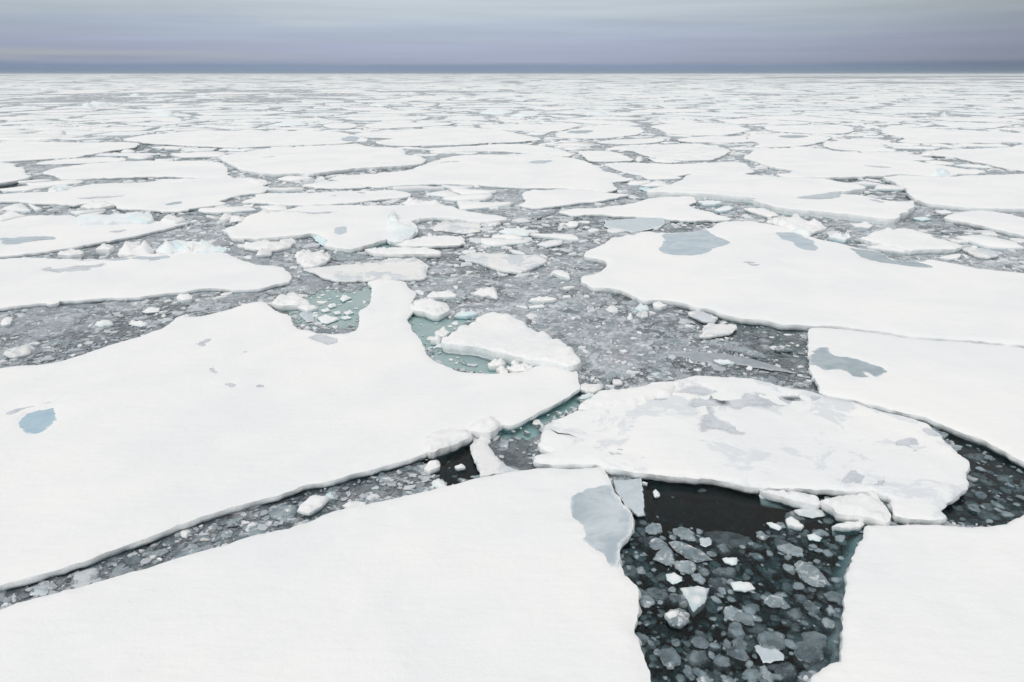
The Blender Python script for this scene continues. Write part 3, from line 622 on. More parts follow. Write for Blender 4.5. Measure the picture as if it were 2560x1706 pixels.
SL('ice_block', "A 0,802 90,757 200,798 100,818 0,842 S -30,545", 'grey-white block at left edge behind wedge floe', .45)
SL('ice_block', "A 1310,1055 1330,1012 1450,982 1650,972 1750,1000 1900,1020 1920,1042 1800,1054 1650,1054 1480,1045 1430,1066", 'big rounded double block behind the left snow floe', .85, M_blue, drop=.5, jag=.7)
SL('ice_block', "A 970,1098 1060,1025 1110,1030 1280,1070 1250,1095 1080,1104", 'peaked block left of the big rounded double block', .6, relief=.4, drop=.3)
SL('ice_block', "A 800,1080 880,1042 950,1060 920,1082", 'blunt block second left of the rounded double block', .45, relief=.2)
SL('ice_block', "A 480,1110 600,1092 700,1100 690,1118 580,1130 500,1126", 'low cream rubble block on left floe edge', .4, relief=.2)
SL('ice_block', "A 1340,850 1420,795 1560,840 1480,856", 'small peaked block right of the wedge floe', .5, relief=.3)
SL('ice_block', "A 1840,830 1880,782 1950,800 1900,830", 'tiny cream block in brash left of central floes', .45, relief=.25)
SL('ice_block', "A 680,720 760,692 880,690 960,712 860,730 740,738", 'low snowy hump on the brash at left', .4, relief=.2)
SL('ice_block', "A 400,598 440,560 520,548 610,560 560,585 470,600", 'bluish rubble clump behind the long left floe', .4, M_blue, relief=.3)
SL('ice_block', "E 1485,142 1500,112 1610,120 1612,152 1530,163", 'cream block stuck to underside edge of left snow floe', .3)
SL('ice_block', "E 1190,262 1260,222 1340,232 1330,260 1240,273", 'cream flake in the grey lead at left', .12)
SL('ice_block', "E 0,352 40,306 100,320 80,360 10,372", 'bluish-white block at the left end of grey lead', .22)
SL('ice_block', "E 30,605 90,580 190,560 270,575 240,610 120,640 60,635", 'lumpy pinkish block near left end of grey lead', .2, M_thin, relief=.15)
SL('ice_slab', "I 1080,602 1170,587 1330,648 1300,684 1200,674 1100,630", 'cream kite-shaped slab in the brash under right floe', .2, M_thin, 'ice slab')
SL('ice_slab', "I 1182,808 1200,732 1240,697 1480,707 1495,730 1430,776 1250,806", 'cream wedge slab right below the kite-shaped slab', .22, M_thin, 'ice slab')
SL('ice_slab', "I 950,950 1150,932 1350,950 1550,985 1700,1022 1900,1090 2000,1118 1900,1108 1600,1062 1400,1022 1250,1032 1130,1018 1000,968", 'long smooth dark-grey ice sheet in the right brash', .035, M_greysheet, 'ice slab', relief=.0, drop=.015)
SL('ice_slab', "I 1430,917 1560,902 1700,940 1740,982 1600,968", 'pale streaked slab resting on brash above dark-grey sheet', .14, M_frost, 'ice slab')
SL('ice_block', "I 1800,902 1850,872 1960,918 1850,923", 'pale triangular chip near straight-edged right floe', .15, M_frost)
SL('ice_block', "I 780,522 830,512 900,540 850,558 790,550", 'small cream block against the right floe edge', .3)
SL('ice_block', "I 565,630 580,598 610,600 620,632 590,645", 'egg-shaped white lump in a cluster of brash', .3, drop=.2)
SL('ice_block', "I 630,570 660,545 740,548 750,580 690,590", 'bluish crumbly lump in the cluster of brash', .25, M_blue, relief=.2)
SL('ice_block', "I 640,620 690,590 740,600 740,635 690,640", 'pinkish crumbly lump in the cluster of brash', .2, M_thin, relief=.2)
SL('ice_block', "I 360,1160 390,1112 480,1112 470,1150 400,1182", 'pale wedge block in brash beside the huge floe', .25, M_frost)
SL('ice_block', "I 280,540 330,495 395,495 380,540 320,560", 'pinkish flat block in the right half of brash', .14, M_frost)
SL('ice_block', "C 160,930 220,907 360,906 420,940 410,962 250,966", 'bluish oval block in the upper centre brash', .3, M_blue)
SL('ice_slab', "C 400,800 520,772 640,757 620,780 500,822 420,818", 'lilac-grey pointed slab in upper centre brash', .15, M_frost, 'ice slab')
SL('ice_slab', "C 1040,890 1050,842 1200,832 1400,822 1560,832 1540,888 1400,922 1280,936 1120,914", 'wet pale-blue slab in front of the hooked floe', .14, M_pale, 'ice slab', walls=False, relief=.06)
SL('ice_block', "C 480,1040 560,1017 690,1007 690,1030 560,1058", 'cream bar in the upper centre brash', .25)
SL('ice_block', "C 600,1270 680,1257 740,1280 760,1320 680,1308", 'cream kite-shaped block left of the largest right floe', .3)
SL('ice_block', "C 715,870 760,845 830,850 820,885 750,890", 'round pinkish block in upper centre brash', .3)
SL('ice_block', "C 1830,680 1950,672 2040,690 1990,702 1880,700", 'long blue-white block in the inlet of the hooked floe', .4, M_blue)
SL('ice_block', "C 1970,750 2060,718 2130,730 2100,750 2010,762", 'bluish lens block in the dark inlet right of hooked floe', .35, M_blue)
SL('ice_block', "D 0,742 180,742 300,798 200,806 80,770", 'flat snowy block under the ice wall at its left', .3)
SL('ice_block', "D 190,850 330,822 440,817 560,860 660,870 690,898 600,932 410,918 300,882", 'snow rubble heap on far edge of the largest right floe', .4, relief=.35)
SL('ice_block', "D 410,922 430,882 480,882 570,930 560,945 480,935", 'rounded bluish boulder of ice beside a dark pond', .6, M_blue, drop=.3)
SL('ice_block', "D 710,970 760,960 840,975 860,935 900,980 850,1000 760,985", 'small horn-shaped block in the right lead', .4, M_blue, relief=.4)
SL('ice_block', "D 910,872 1020,857 1090,880 1050,898 940,888", 'pinkish flat block in the right lead', .3)
SL('ice_block', "D 1030,1060 1150,1047 1300,1062 1390,1105 1220,1088", 'snow strip broken from the lens-shaped floe', .3)
SL('ice_block', "D 1640,1148 1740,1125 1830,1122 1800,1155 1700,1160", 'flat pinkish block below the lens-shaped floe', .25)
SL('ice_block', "D 1840,1080 2000,1082 2140,1130 2060,1155 1960,1140", 'crumbly pale block right of the lens-shaped floe', .25, M_thin, relief=.2)
SL('ice_block', "D 1420,820 1500,812 1580,830 1500,840", 'small bluish-white chunk in front of the pointed right floe', .2, M_blue)
SL('ice_block', "D 1610,760 1700,752 1760,775 1660,782", 'pinkish chunk between the two right-edge floes', .3)
SL('ice_hummock', "D 1570,468 1640,440 1700,430 1750,440 1780,468 1650,476", 'pale turquoise pyramid hummock on the right-edge floe', .45, M_blue, 'ice hummock', relief=0., drop=.2, jag=1.05, rough=1.1, cover=False)
SL('ice_hummock', "D 1450,270 1500,250 1560,285 1480,288", 'white hummock at left end of broad right-edge floe', .45, M_white, 'ice hummock', relief=0., drop=.2, jag=0.68, rough=1.1)
SL('ice_hummock', "C 1310,330 1340,310 1375,330 1340,338", 'small white cone between two far floes right of centre', .45, M_white, 'ice hummock', relief=0., drop=.2, jag=0.74, rough=1.1)
SL('ice_hummock', "Q 960,735 1010,715 1120,715 1180,730 1110,745 1000,742", 'largest blue ice hummock in the far pack at centre', .45, M_blue, 'ice hummock', relief=0., drop=.2, jag=1.61, rough=1.1)
SL('ice_hummock', "Q 1170,755 1230,735 1340,738 1330,755 1230,762", 'second blue ice hummock in far pack, right beside largest one', .45, M_blue, 'ice hummock', relief=0., drop=.2, jag=1.18, rough=1.1)
SL('ice_hummock', "Q 1180,655 1220,640 1270,650 1250,660", 'grey-blue hummock in the far pack behind the largest blue hummock', .45, M_blue, 'ice hummock', relief=0., drop=.2, jag=1.49, rough=1.1)
SL('ice_hummock', "P 845,622 880,608 915,615 900,626", 'grey hummock far off at left near the horizon', .45, M_blue, 'ice hummock', relief=0., drop=.2, jag=1.98, rough=1.1)
SL('ice_hummock', "P 1270,618 1330,608 1380,615 1330,622", 'jagged hummock far off right of the grey left one', .45, M_blue, 'ice hummock', relief=0., drop=.2, jag=1.86, rough=1.1)
SL('ice_hummock', "R 1805,755 1830,740 1850,748 1840,758", 'sharp white ice peak far off at right', .45, M_blue, 'ice hummock', relief=0., drop=.2, jag=2.11, rough=1.1)
SL('ice_hummock', "Q 1960,625 1985,615 2000,628 1980,632", 'small bluish peak far off right of centre', .45, M_blue, 'ice hummock', relief=0., drop=.2, jag=1.49, rough=1.1)
SL('ice_hummock', "P 1760,812 1850,795 1980,800 2000,812 1880,820", 'bluish mound in far pack left of centre', .45, M_blue, 'ice hummock', relief=0., drop=.2, jag=0.93, rough=1.1)
SL('ice_hummock', "Q 240,688 300,680 360,688 320,694", 'bluish low mound in far pack, centre left', .45, M_blue, 'ice hummock', relief=0., drop=.2, jag=1.24, rough=1.1)
SL('ice_block', "B 600,955 700,958 770,1000 700,1042 640,1002", 'pale cyan block left of the turquoise hummock', .25, M_blue, drop=.15, jag=.4)
SL('ice_block', "A 1110,1132 1250,1110 1440,1098 1460,1118 1250,1138", 'snow strip between two grey ponds of left snow floe', .4, drop=.2, jag=.3)
SL('ice_block', "A 1480,1085 1530,1045 1700,1058 1820,1082 1700,1108 1520,1112", 'rubble heap on far tip of left snow floe', .42, drop=.2, jag=.55)
SL('ice_block', "D 1172,482 1230,497 1350,553 1400,598 1440,655 1490,664 1450,600 1400,550 1300,500", 'scalloped snow bank along right-edge floe', .55, drop=.2, jag=.45)
SL('ice_block', "C 1330,568 1400,562 1500,600 1700,612 1650,636 1450,628", 'pale blue rafted plate at left end of the ice-walled floe', .12, M_blue)
SL('ice_block', "C 1400,302 1500,322 1700,340 1600,349 1470,335", 'low rubble strip along the greyish worn floe', .4, drop=.2, jag=.5)
SL('ice_block', "B 1360,680 1500,672 1680,690 1740,705 1600,714 1420,706", 'broken snow ridge behind the central hummock floe', .4, drop=.2, jag=.55)
SL('ice_block', "B 0,480 100,485 190,500 235,520 150,548 60,520", 'rubble tongue at the right tip of the long left floe', .4, drop=.2, jag=.5)
SL('ice_block', "A 1850,800 1960,795 2060,800 2040,830 1930,835", 'cream rubble bit left of the central hummock floe', .35, drop=.2, jag=.5)
SL('ice_block', "B 150,760 220,745 330,765 260,800 190,790", 'crumbled snow lip on the left of central hummock floe', .4, M_thin, drop=.2, jag=.4)
for k in range(26):
    rx = random.uniform(40, 2520); ry = 206 + 92 * random.random() ** 1.3; hw = random.uniform(14, 34) * (ry - 160) / 110; hh = hw * .10
    w_ = [unproj(rx + hw * math.cos(a) * random.uniform(.6, 1.1), ry + hh * math.sin(a) * random.uniform(.5, 1.1), .35) for a in np.linspace(0, 2 * math.pi, 9)[:-1]]
    dk = w_[0][1]; third = 'left' if rx < 853 else ('middle' if rx < 1706 else 'right'); row = 'close under the horizon' if ry < 225 else ('midway out' if ry < 258 else 'at its near edge')
    floe_xy('pressure_ridge', w_, .4, M_blue if k % 3 else M_white, relief=0., drop=.2, jag=random.uniform(.5, 1.2) * min(1.5, dk / 250. + .4), rough=.8, near=dk, walls=False, cover=False, sharp=True,
            label=f'low {"bluish" if k % 3 else "white"} pressure ridge in the {third} third of the far pack, {row}', cat='pressure ridge', group='low ridges in the far pack')
# teal pool lumps
SL('ice_block', "G 265,520 330,472 480,462 570,500 580,528 480,540 350,545 280,532", 'snow mound at left shore of the teal pool', .4, relief=.2)
SL('ice_block', "G 480,562 530,537 620,542 650,560 560,582", 'flat white lump on left rim of teal pool', .25)
for t, l in (("G 840,490 880,457 932,480 860,512", 'white lump floating alone near the far rim of teal pool'), ("G 650,650 720,622 830,658 740,695 680,688", 'largest white plate in the near half of teal pool'),
             ("G 735,545 790,530 810,548 750,565", 'small white lump in the middle of teal pool'), ("G 870,605 920,588 960,605 900,622", 'white lump at right shore of the teal pool'),
             ("G 680,585 740,570 760,588 700,597", 'small white plate left of middle in teal pool'), ("G 780,600 830,590 850,610 800,620", 'small lens of ice in the near half of teal pool'),
             ("G 840,645 900,632 935,648 880,660", 'flat chip beside right shore of teal pool'), ("G 500,620 560,590 630,615 620,680 560,690", 'curled clear plate at left shore of teal pool')):
    SL('ice_block', t, l, .12 if 'clear' not in l else .04, M_white if 'clear' not in l else M_pale, relief=.06, group='small lumps in the teal pool')
# chunks in the dark bottom lead, one by one
GD = 'chunks in the dark bottom-right lead'
DK = [("M 320,560 380,548 430,560 480,640 420,640 330,600", 'grey chunk with white core at far left of the dark lead', .05, M_frost), ("M 290,650 340,635 420,660 500,700 580,760 470,775 400,745 340,700", 'largest grey slab with snow smear at upper left of dark lead', .07, M_frost),
      ("M 190,760 240,690 275,660 310,700 335,790 280,800", 'upright triangular grey slab left of the snow-smeared slab', .06, M_frost), ("M 130,620 200,610 230,640 190,680 140,665", 'dim squarish chunk at left edge of dark lead', -.05, M_wet),
      ("M 500,620 560,615 580,660 530,680 500,660", 'bright small slab beside the snow-smeared slab', .06, M_pale), ("M 600,665 660,658 700,710 640,720", 'grey lozenge right of the bright small slab', .01, M_wet),
      ("M 640,748 740,740 742,780 720,795 660,775", 'white-edged little block in the middle of dark lead', .1, M_white), ("M 520,580 620,572 740,590 830,620 800,670 700,690 600,650 540,620", 'wide sunken grey plate under the black water', -.06, M_wet),
      ("M 275,850 330,840 385,870 380,900 320,912 280,880", 'snow-topped lump left of middle in dark lead', .09, M_white), ("M 440,860 490,848 540,895 520,920 460,895", 'snow-streaked lump in the middle left of dark lead', .07, M_frost),
      ("M 708,905 770,900 840,910 858,945 790,962 720,950", 'brightest white lump in the middle of dark lead', .12, M_white), ("M 560,830 650,810 740,815 720,880 620,860", 'flat grey plate in the middle of dark lead', .0, M_wet),
      ("M 550,880 650,880 700,905 690,960 620,975 560,930", 'dark clear plate below the flat grey plate', -.02, M_wet), ("M 1115,790 1150,765 1230,790 1300,850 1335,910 1310,940 1230,935 1150,880", 'large frosted round slab at right of dark lead', .04, M_frost),
      ("M 1000,670 1080,655 1170,690 1170,740 1080,730 1010,700", 'frosted oval slab at upper right of the dark lead', .04, M_frost), ("M 130,960 200,940 280,955 300,1010 240,1040 150,1010", 'grey oval plate at the left edge of dark lead', .0, M_wet),
      ("M 300,980 350,985 372,1030 330,1045 300,1020", 'small grey chunk touching the grey oval plate', .02, M_wet), ("M 365,945 480,935 560,950 530,1040 450,1100 400,1010", 'thin crust plate with salt-like speckle in dark lead', .03, M_thin),
      ("M 265,1120 300,1085 370,1075 430,1110 425,1165 370,1195 300,1180", 'round snow-crusted boulder at left of dark lead', .14, M_frost), ("M 270,1110 310,1088 360,1085 350,1120 300,1135", 'snow cap lump leaning on the round boulder', .22, M_white),
      ("M 790,1125 830,1112 860,1135 830,1162 795,1150", 'small bright tile in centre of dark lead', .05, M_pale), ("M 845,1328 975,1325 1050,1380 1040,1415 910,1432 880,1385", 'pale four-sided plate in the lower part of dark lead', .05, M_pale),
      ("M 1105,1350 1130,1300 1220,1285 1300,1340 1312,1400 1230,1440 1140,1410", 'large rounded grey disc at lower right of dark lead', .03, M_wet), ("M 705,1290 760,1268 805,1310 790,1355 730,1360", 'smooth pale egg-shaped chunk in lower centre of dark lead', .04, M_wet),
      ("M 635,1300 670,1275 705,1310 690,1350 650,1340", 'smaller smooth chunk touching the egg-shaped chunk', .03, M_wet), ("M 580,1395 620,1378 690,1410 700,1455 620,1462 585,1430", 'frost-rimmed plate in lower part of dark lead', .03, M_wet),
      ("M 400,1400 450,1352 530,1350 560,1420 500,1455 430,1450", 'big dim chunk in lower left of dark lead', .0, M_wet), ("M 265,1440 300,1410 335,1430 325,1475 285,1480", 'pale split chunk at lower left of dark lead', .05, M_frost),
      ("M 980,1440 1060,1430 1130,1460 1130,1520 1050,1540 990,1490", 'hazy grey chunk at the lower right of dark lead', -.02, M_wet), ("M 470,1535 520,1515 580,1550 570,1600 490,1600", 'frosty chunk at the very bottom left of dark lead', .05, M_frost),
      ("M 640,1540 680,1525 730,1550 710,1600 650,1600", 'frosty chunk at very bottom centre of dark lead', .05, M_frost), ("M 890,1460 920,1450 950,1490 930,1540 895,1520", 'faceted bright chunk at bottom of dark lead', .06, M_frost),
      ("M 470,1240 510,1225 550,1260 530,1300 480,1280", 'soft round chunk in lower middle of the dark lead', -.02, M_wet), ("M 1055,1110 1100,1080 1150,1075 1185,1150 1120,1160", 'grey slab near right side of the dark lead', .0, M_wet),
      ("M 1285,1150 1330,1140 1390,1170 1370,1210 1310,1200", 'frosted wedge at the right shore of dark lead', .03, M_frost), ("M 1310,1090 1350,1050 1390,1100 1350,1130", 'frosted chunk above the frosted wedge at right shore', .02, M_frost),
      ("M 860,580 900,572 945,605 920,630 870,610", 'white-topped chunk below black water, centre right', .08, M_frost), ("M 935,520 970,512 1030,545 1020,565 960,545", 'white bar at the edge of black water', .1, M_white),
      ("M 1060,490 1100,475 1180,535 1160,548 1070,530", 'snowy wedge in the black water near broken blocks', .18, M_white), ("M 1060,555 1100,540 1140,560 1120,600 1070,595", 'smooth grey pebble of ice under the snowy wedge', .0, M_wet),
      ("M 1200,600 1240,585 1295,615 1280,632 1210,628", 'snow-dusted chunk at right end of the black water', .1, M_white), ("M 190,310 210,295 235,320 230,345 200,345", 'lone white chunk in the black water by the clear plate', .12, M_white),
      ("M 1100,440 1200,420 1300,440 1310,475 1230,490 1150,470", 'pale crushed ice under the broken blocks', .06, M_thin), ("M 1110,990 1160,985 1200,1010 1190,1045 1130,1035", 'pale wet chunk right of centre in dark lead', .0, M_wet)]
for t, l, z, m_ in DK:
    SL('ice_chunk', t, l, z, m_, 'ice chunk', group=GD, depth=.35, relief=.05, drop=.03 if z < .08 else .06, near=15, grid=.14, spacing=.04, rough=.035)
print('blocks', round(time.time() - T0, 1), len(bpy.data.objects))

# ------------------------------------------------------------------ zones of open water
def zone(txt, ex=0.0):
    p = smooth_poly(world(txt, 0.)); return np.asarray(p)
Z_BLACK = [zone("M 120,240 300,225 680,240 900,290 1080,380 1100,470 1000,545 800,590 500,575 330,545 130,500"), zone("L 800,330 980,290 1050,500 850,560 790,500"), zone("M 880,280 1260,300 1600,310 1290,370 1200,330")]
Z_DARK = [zone("M -60,560 40,470 120,236 680,240 1000,290 1300,380 1560,480 1600,540 1580,620 1480,820 1440,1100 1430,1420 1220,1520 1200,1700 S 2000,1800 1640,1800 M 170,1560 60,1350 60,1000 -80,880 -100,780"),
          zone("J 900,1000 1330,1095 1600,1190 2353,1530 S 2800,1200 2800,1290 2460,1320 2360,1312 M 2060,500 2130,400 2260,250 2130,0 J 1800,1440 1600,1250 1330,1130"), zone("M 1640,320 1760,340 1760,490 1700,400")]
Z_DIM = [zone("I 1050,560 1300,620 1850,720 2100,740 2150,1230 1850,1190 1600,1130 1500,1060 1650,980 1450,850 1150,740"), zone("A 900,210 1190,200 1500,215 1900,240 2190,240 1860,300 1800,345 1200,330 850,290"), zone("D 650,490 900,480 1170,480 1350,570 1430,650 1330,680 1150,660 1000,610 1010,560 850,520")]
Z_FRAZ = [zone("H 640,1290 900,1260 1200,1230 1180,1420 1120,1500 1220,1566 950,1620 800,1480")]
Z_CHAN = [zone("K -400,1180 0,1000 800,720 1600,460 2300,230 L 600,400 960,290 1050,480 400,650 0,770 K 1500,690 0,1120")]
Z_TEAL = [zone("H 60,330 120,250 300,300 450,325 620,335 500,420 345,490 400,545 700,600 1000,665 1120,700 1060,770 900,790 620,780 440,750 230,650 80,390"),
          zone("G 470,600 590,500 650,450 800,440 1000,430 1110,400 1112,490 1060,570 1005,600 1000,660 930,740 780,745 640,720 500,650"),
          zone("B 940,1100 1060,1055 1220,995 1320,1040 1240,1062 1040,1080"), zone("H 1500,910 1640,935 1540,1000 1480,1060 1330,1130 1150,1200 900,1290 700,1300 560,1250 900,1240 1200,1100 1400,980"),
          zone("C 1420,605 1700,610 2050,625 2353,665 D 150,705 350,790 640,820 350,805 100,720 0,700 C 2200,660 1900,640 1500,630"),
          zone("S -40,470 A 0,530 130,505 230,500 150,545 0,600 S -40,485")]
shelf_spec = [(0, -.55), (1, -.50), (2, -.5), (3, -.65), (4, -.5), (5, -.6)]
def add_shelf(parent, poly, z, label=None):
    seedc[0] += 1.1
    P = np.asarray(roughen([tuple(p) for p in poly], .4, .15, seedc[0]))
    if area(P) < 0: P = P[::-1]
    P = P + normals(P) * .7
    lo = P.min(0); hi = P.max(0); g = .5
    gx, gy = np.meshgrid(np.arange(lo[0], hi[0], g), np.arange(lo[1], hi[1], g)); G = np.stack([gx.ravel(), gy.ravel()], 1) + rng.uniform(-.15, .15, (gx.size, 2)); G = G[inside(G, P)]
    r = delaunay_2d_cdt([Vector(map(float, a)) for a in np.concatenate([P, G])], [], [list(range(len(P)))], 1, 1e-5)
    top = [(v[0], v[1], z - .06 * abs(fbm(v[0] / 2.2, v[1] / 2.2, 4.4, 4))) for v in r[0]]
    n = len(top); base = [(x, y, zz - .5) for x, y, zz in top]
    f = [list(q) for q in r[2]]
    o = mesh_obj('submerged_shelf', top + base, f + [[n + i for i in q[::-1]] for q in f], M_shelf, parent)
    if label: o['label'] = label
    return o
tri = [o for o in bpy.data.objects if o.name.startswith('ice_slab')][0]
add_shelf(floe_big, Z_TEAL[0], -.03, 'green underwater shelf beside the triangular slab')
add_shelf(floe_big, Z_TEAL[1], -.015, 'teal underwater shelf of the brash-filled pool')
add_shelf(turq, Z_TEAL[2], -.03); add_shelf(floe_big, Z_TEAL[3], -.16); add_shelf(wallf, Z_TEAL[4], -.03); 

# ------------------------------------------------------------------ slush between the floes (height field just under the water)
NA, ND = 560, 620
ang = np.linspace(-math.radians(47), math.radians(47), NA); ld = np.linspace(math.log(5.), math.log(3200.), ND)
AA, LL = np.meshgrid(ang, ld); DD = np.exp(LL)
X = (DD * np.tan(AA)).ravel(); Y = DD.ravel(); XY = np.stack([X, Y], 1)
def soft(XY, polys, w):
    """1 inside, fading to 0 over w outside"""
    res = np.zeros(len(XY))
    for p in polys:
        lo = p.min(0) - w; hi = p.max(0) + w
        s = np.where((XY[:, 0] > lo[0]) & (XY[:, 0] < hi[0]) & (XY[:, 1] > lo[1]) & (XY[:, 1] < hi[1]))[0]
        if not len(s): continue
        d = seg_dist(XY[s], p); ins = inside(XY[s], p)
        sd = np.where(ins, d, -d) + vnoise(XY[s, 0] * 1.3, XY[s, 1] * 1.3, 5) * w * .35
        res[s] = np.maximum(res[s], np.clip(.5 + sd / w, 0, 1))
    return res
dark = np.maximum(soft(XY, Z_DARK, 1.2), soft(XY, Z_BLACK, .8)); teal = soft(XY, Z_TEAL, 1.0)
z = .012 + .03 * vnoise(X * .9, Y * .9, 11) + .05 * np.minimum(0, vnoise(X * .12, Y * .12, 17) + .1)
z += np.minimum(.10, np.maximum(0, DD.ravel() - 60) * 3e-4)
chan = soft(XY, Z_CHAN, 1.) * (1 - dark)
z -= .07 * chan + .10 * soft(XY, Z_DIM, 2.)
z -= 2.6 * np.maximum(dark, 0) + 1.6 * teal
z = np.where(DD.ravel() > 160, np.maximum(z, .025), z)
V = np.stack([X, Y, z], 1)
ii = (np.arange(ND - 1)[:, None] * NA + np.arange(NA - 1)[None, :]).ravel()
keep = (np.maximum(dark, teal) < .98); kf = keep[ii] | keep[ii + 1] | keep[ii + NA] | keep[ii + NA + 1]
ii = ii[kf]
quads = np.stack([ii, ii + 1, ii + NA + 1, ii + NA], 1)
tag(np_mesh('slush', V, [quads], M_slush, smooth=True), 'grey slush of crushed ice filling the leads between the floes', 'slush', kind='stuff')
print('slush', round(time.time() - T0, 1))

# ------------------------------------------------------------------ sea and seabed
R_ = 15000.; HAZE = 6e-5
def box(name, x0, x1, y0, y1, z0, z1, material):
    v = [(x0, y0, z0), (x1, y0, z0), (x1, y1, z0), (x0, y1, z0), (x0, y0, z1), (x1, y0, z1), (x1, y1, z1), (x0, y1, z1)]
    f = [(3, 2, 1, 0), (4, 5, 6, 7), (0, 1, 5, 4), (1, 2, 6, 5), (2, 3, 7, 6), (3, 0, 4, 7)]
    return mesh_obj(name, v, f, material, smooth=False)
tag(box('sea', -R_, R_, -400, R_, -14, 0, M_water), 'dark calm sea between the ice', 'sea', kind='structure')
tag(box('sky_blocker', -R_ + 5, R_ - 5, -395, R_ - 5, -13, -8, M_blocker), 'added dark floor that shuts out the sky below the sea', 'sky_blocker', kind='structure')  # unseen dark floor, added so the lower sky cannot show through the water

# ------------------------------------------------------------------ far pack: cells of broken ice
def clip(poly, nx_, ny_, c_):
    out = []; n = len(poly)
    for i in range(n):
        a = poly[i]; b = poly[(i + 1) % n]
        da = a[0] * nx_ + a[1] * ny_ - c_; db = b[0] * nx_ + b[1] * ny_ - c_
        if da <= 0: out.append(a)
        if (da < 0 < db) or (db < 0 < da):
            t = da / (da - db); out.append((a[0] + (b[0] - a[0]) * t, a[1] + (b[1] - a[1]) * t))
    return out
def cells(y0, y1, sx, sy, seed, half=.80, xm=20):
    rr = random.Random(seed); pts = {}
    j0 = int(y0 / sy) - 2; j1 = int(y1 / sy) + 3
    imax = int((y1 * half + xm) / sx) + 3
    for j in range(j0, j1):
        for i in range(-imax, imax + 1):
            if abs(i * sx) > (j * sy) * half + xm + 3 * sx: continue
            pts[i, j] = ((i + (j % 2) * .5 + rr.uniform(-.46, .46)) * sx, (j + rr.uniform(-.46, .46)) * sy)
    for (i, j), (x, y) in pts.items():
        if y < y0 or y >= y1 or abs(x) > y * half + xm: continue
        poly = [(x - 2 * sx, y - 2 * sy), (x + 2 * sx, y - 2 * sy), (x + 2 * sx, y + 2 * sy), (x - 2 * sx, y + 2 * sy)]
        for dj in (-2, -1, 0, 1, 2):
            for di in (-2, -1, 0, 1, 2):
                q = pts.get((i + di, j + dj))
                if q is None or (di == 0 and dj == 0): continue
                nx_, ny_ = (q[0] - x) / sx / sx, (q[1] - y) / sy / sy
                c_ = nx_ * (q[0] + x) / 2 + ny_ * (q[1] + y) / 2
                poly = clip(poly, nx_, ny_, c_)
                if len(poly) < 3: break
            if len(poly) < 3: break
        if len(poly) >= 4: yield (x, y), poly
cov = [p for p, z_ in ALL]
covbox = [(p.min(0), p.max(0)) for p in cov]
def overlaps(poly, allow=.0):
    P = np.asarray(poly); lo = P.min(0); hi = P.max(0)
    c0 = P.mean(0); T = np.concatenate([P, (P + c0) / 2, [c0]])
    for p, (l2, h2) in zip(cov, covbox):
        if (lo > h2).any() or (hi < l2).any(): continue
        if inside(T, p).any() or inside(p, P).any(): return True
    return False
far = []
rr = random.Random(5)
for (y0, y1, sx, sy, sd, gap) in ((100, 170, 15, 10, 3, 1.3), (170, 420, 26, 20, 1, 4.0), (420, 900, 44, 38, 2, 7.0), (900, 3100, 105, 100, 4, 24.), (50, 300, 8.5, 6., 6, .8), (45, 200, 4.5, 3.2, 9, .5)):
    for (x, y), poly in cells(y0, y1, sx, sy, sd):
        dens = noise.noise((x / 300., y / 420., 3.1)) + .5 * noise.noise((x / 90., y / 130., 8.1))
        if dens < -.42 and rr.random() < (.6 if y < 700 else .35): continue
        if y > 1200 and x > y * .35 and noise.noise((x / 500., y / 300., 1.7)) < .12: continue
        c = (sum(p[0] for p in poly) / len(poly), sum(p[1] for p in poly) / len(poly))
        k = 1 - gap * rr.uniform(.4, 1.7) / math.sqrt(abs(area(poly)))
        poly = [(c[0] + (p[0] - c[0]) * k, c[1] + (p[1] - c[1]) * k) for p in poly]
        parts = [poly]
        if rr.random() < .40:    # split by a crack
            a = rr.uniform(0, math.pi); nx_, ny_ = math.cos(a), math.sin(a); cc = c[0] * nx_ + c[1] * ny_ + rr.uniform(-.15, .15) * sx
            g2 = gap * rr.uniform(.1, .35)
            parts = [q for q in (clip(poly, nx_, ny_, cc - g2), clip(poly, -nx_, -ny_, -cc - g2)) if len(q) >= 3]
        for q in parts:
            if sx < 10 and (rr.random() < .30 or overlaps(q)): continue
            if y < 360 and sx > 10 and overlaps(q):
                c2 = np.mean(q, 0); q2 = [(c2[0] + (p[0] - c2[0]) * .6, c2[1] + (p[1] - c2[1]) * .6) for p in q]
                if overlaps(q2): continue
                q = q2
            far.append(q)
            if y < 300: cov.append(np.asarray(q)); covbox.append((cov[-1].min(0), cov[-1].max(0)))
print('far cells', len(far), round(time.time() - T0, 1))
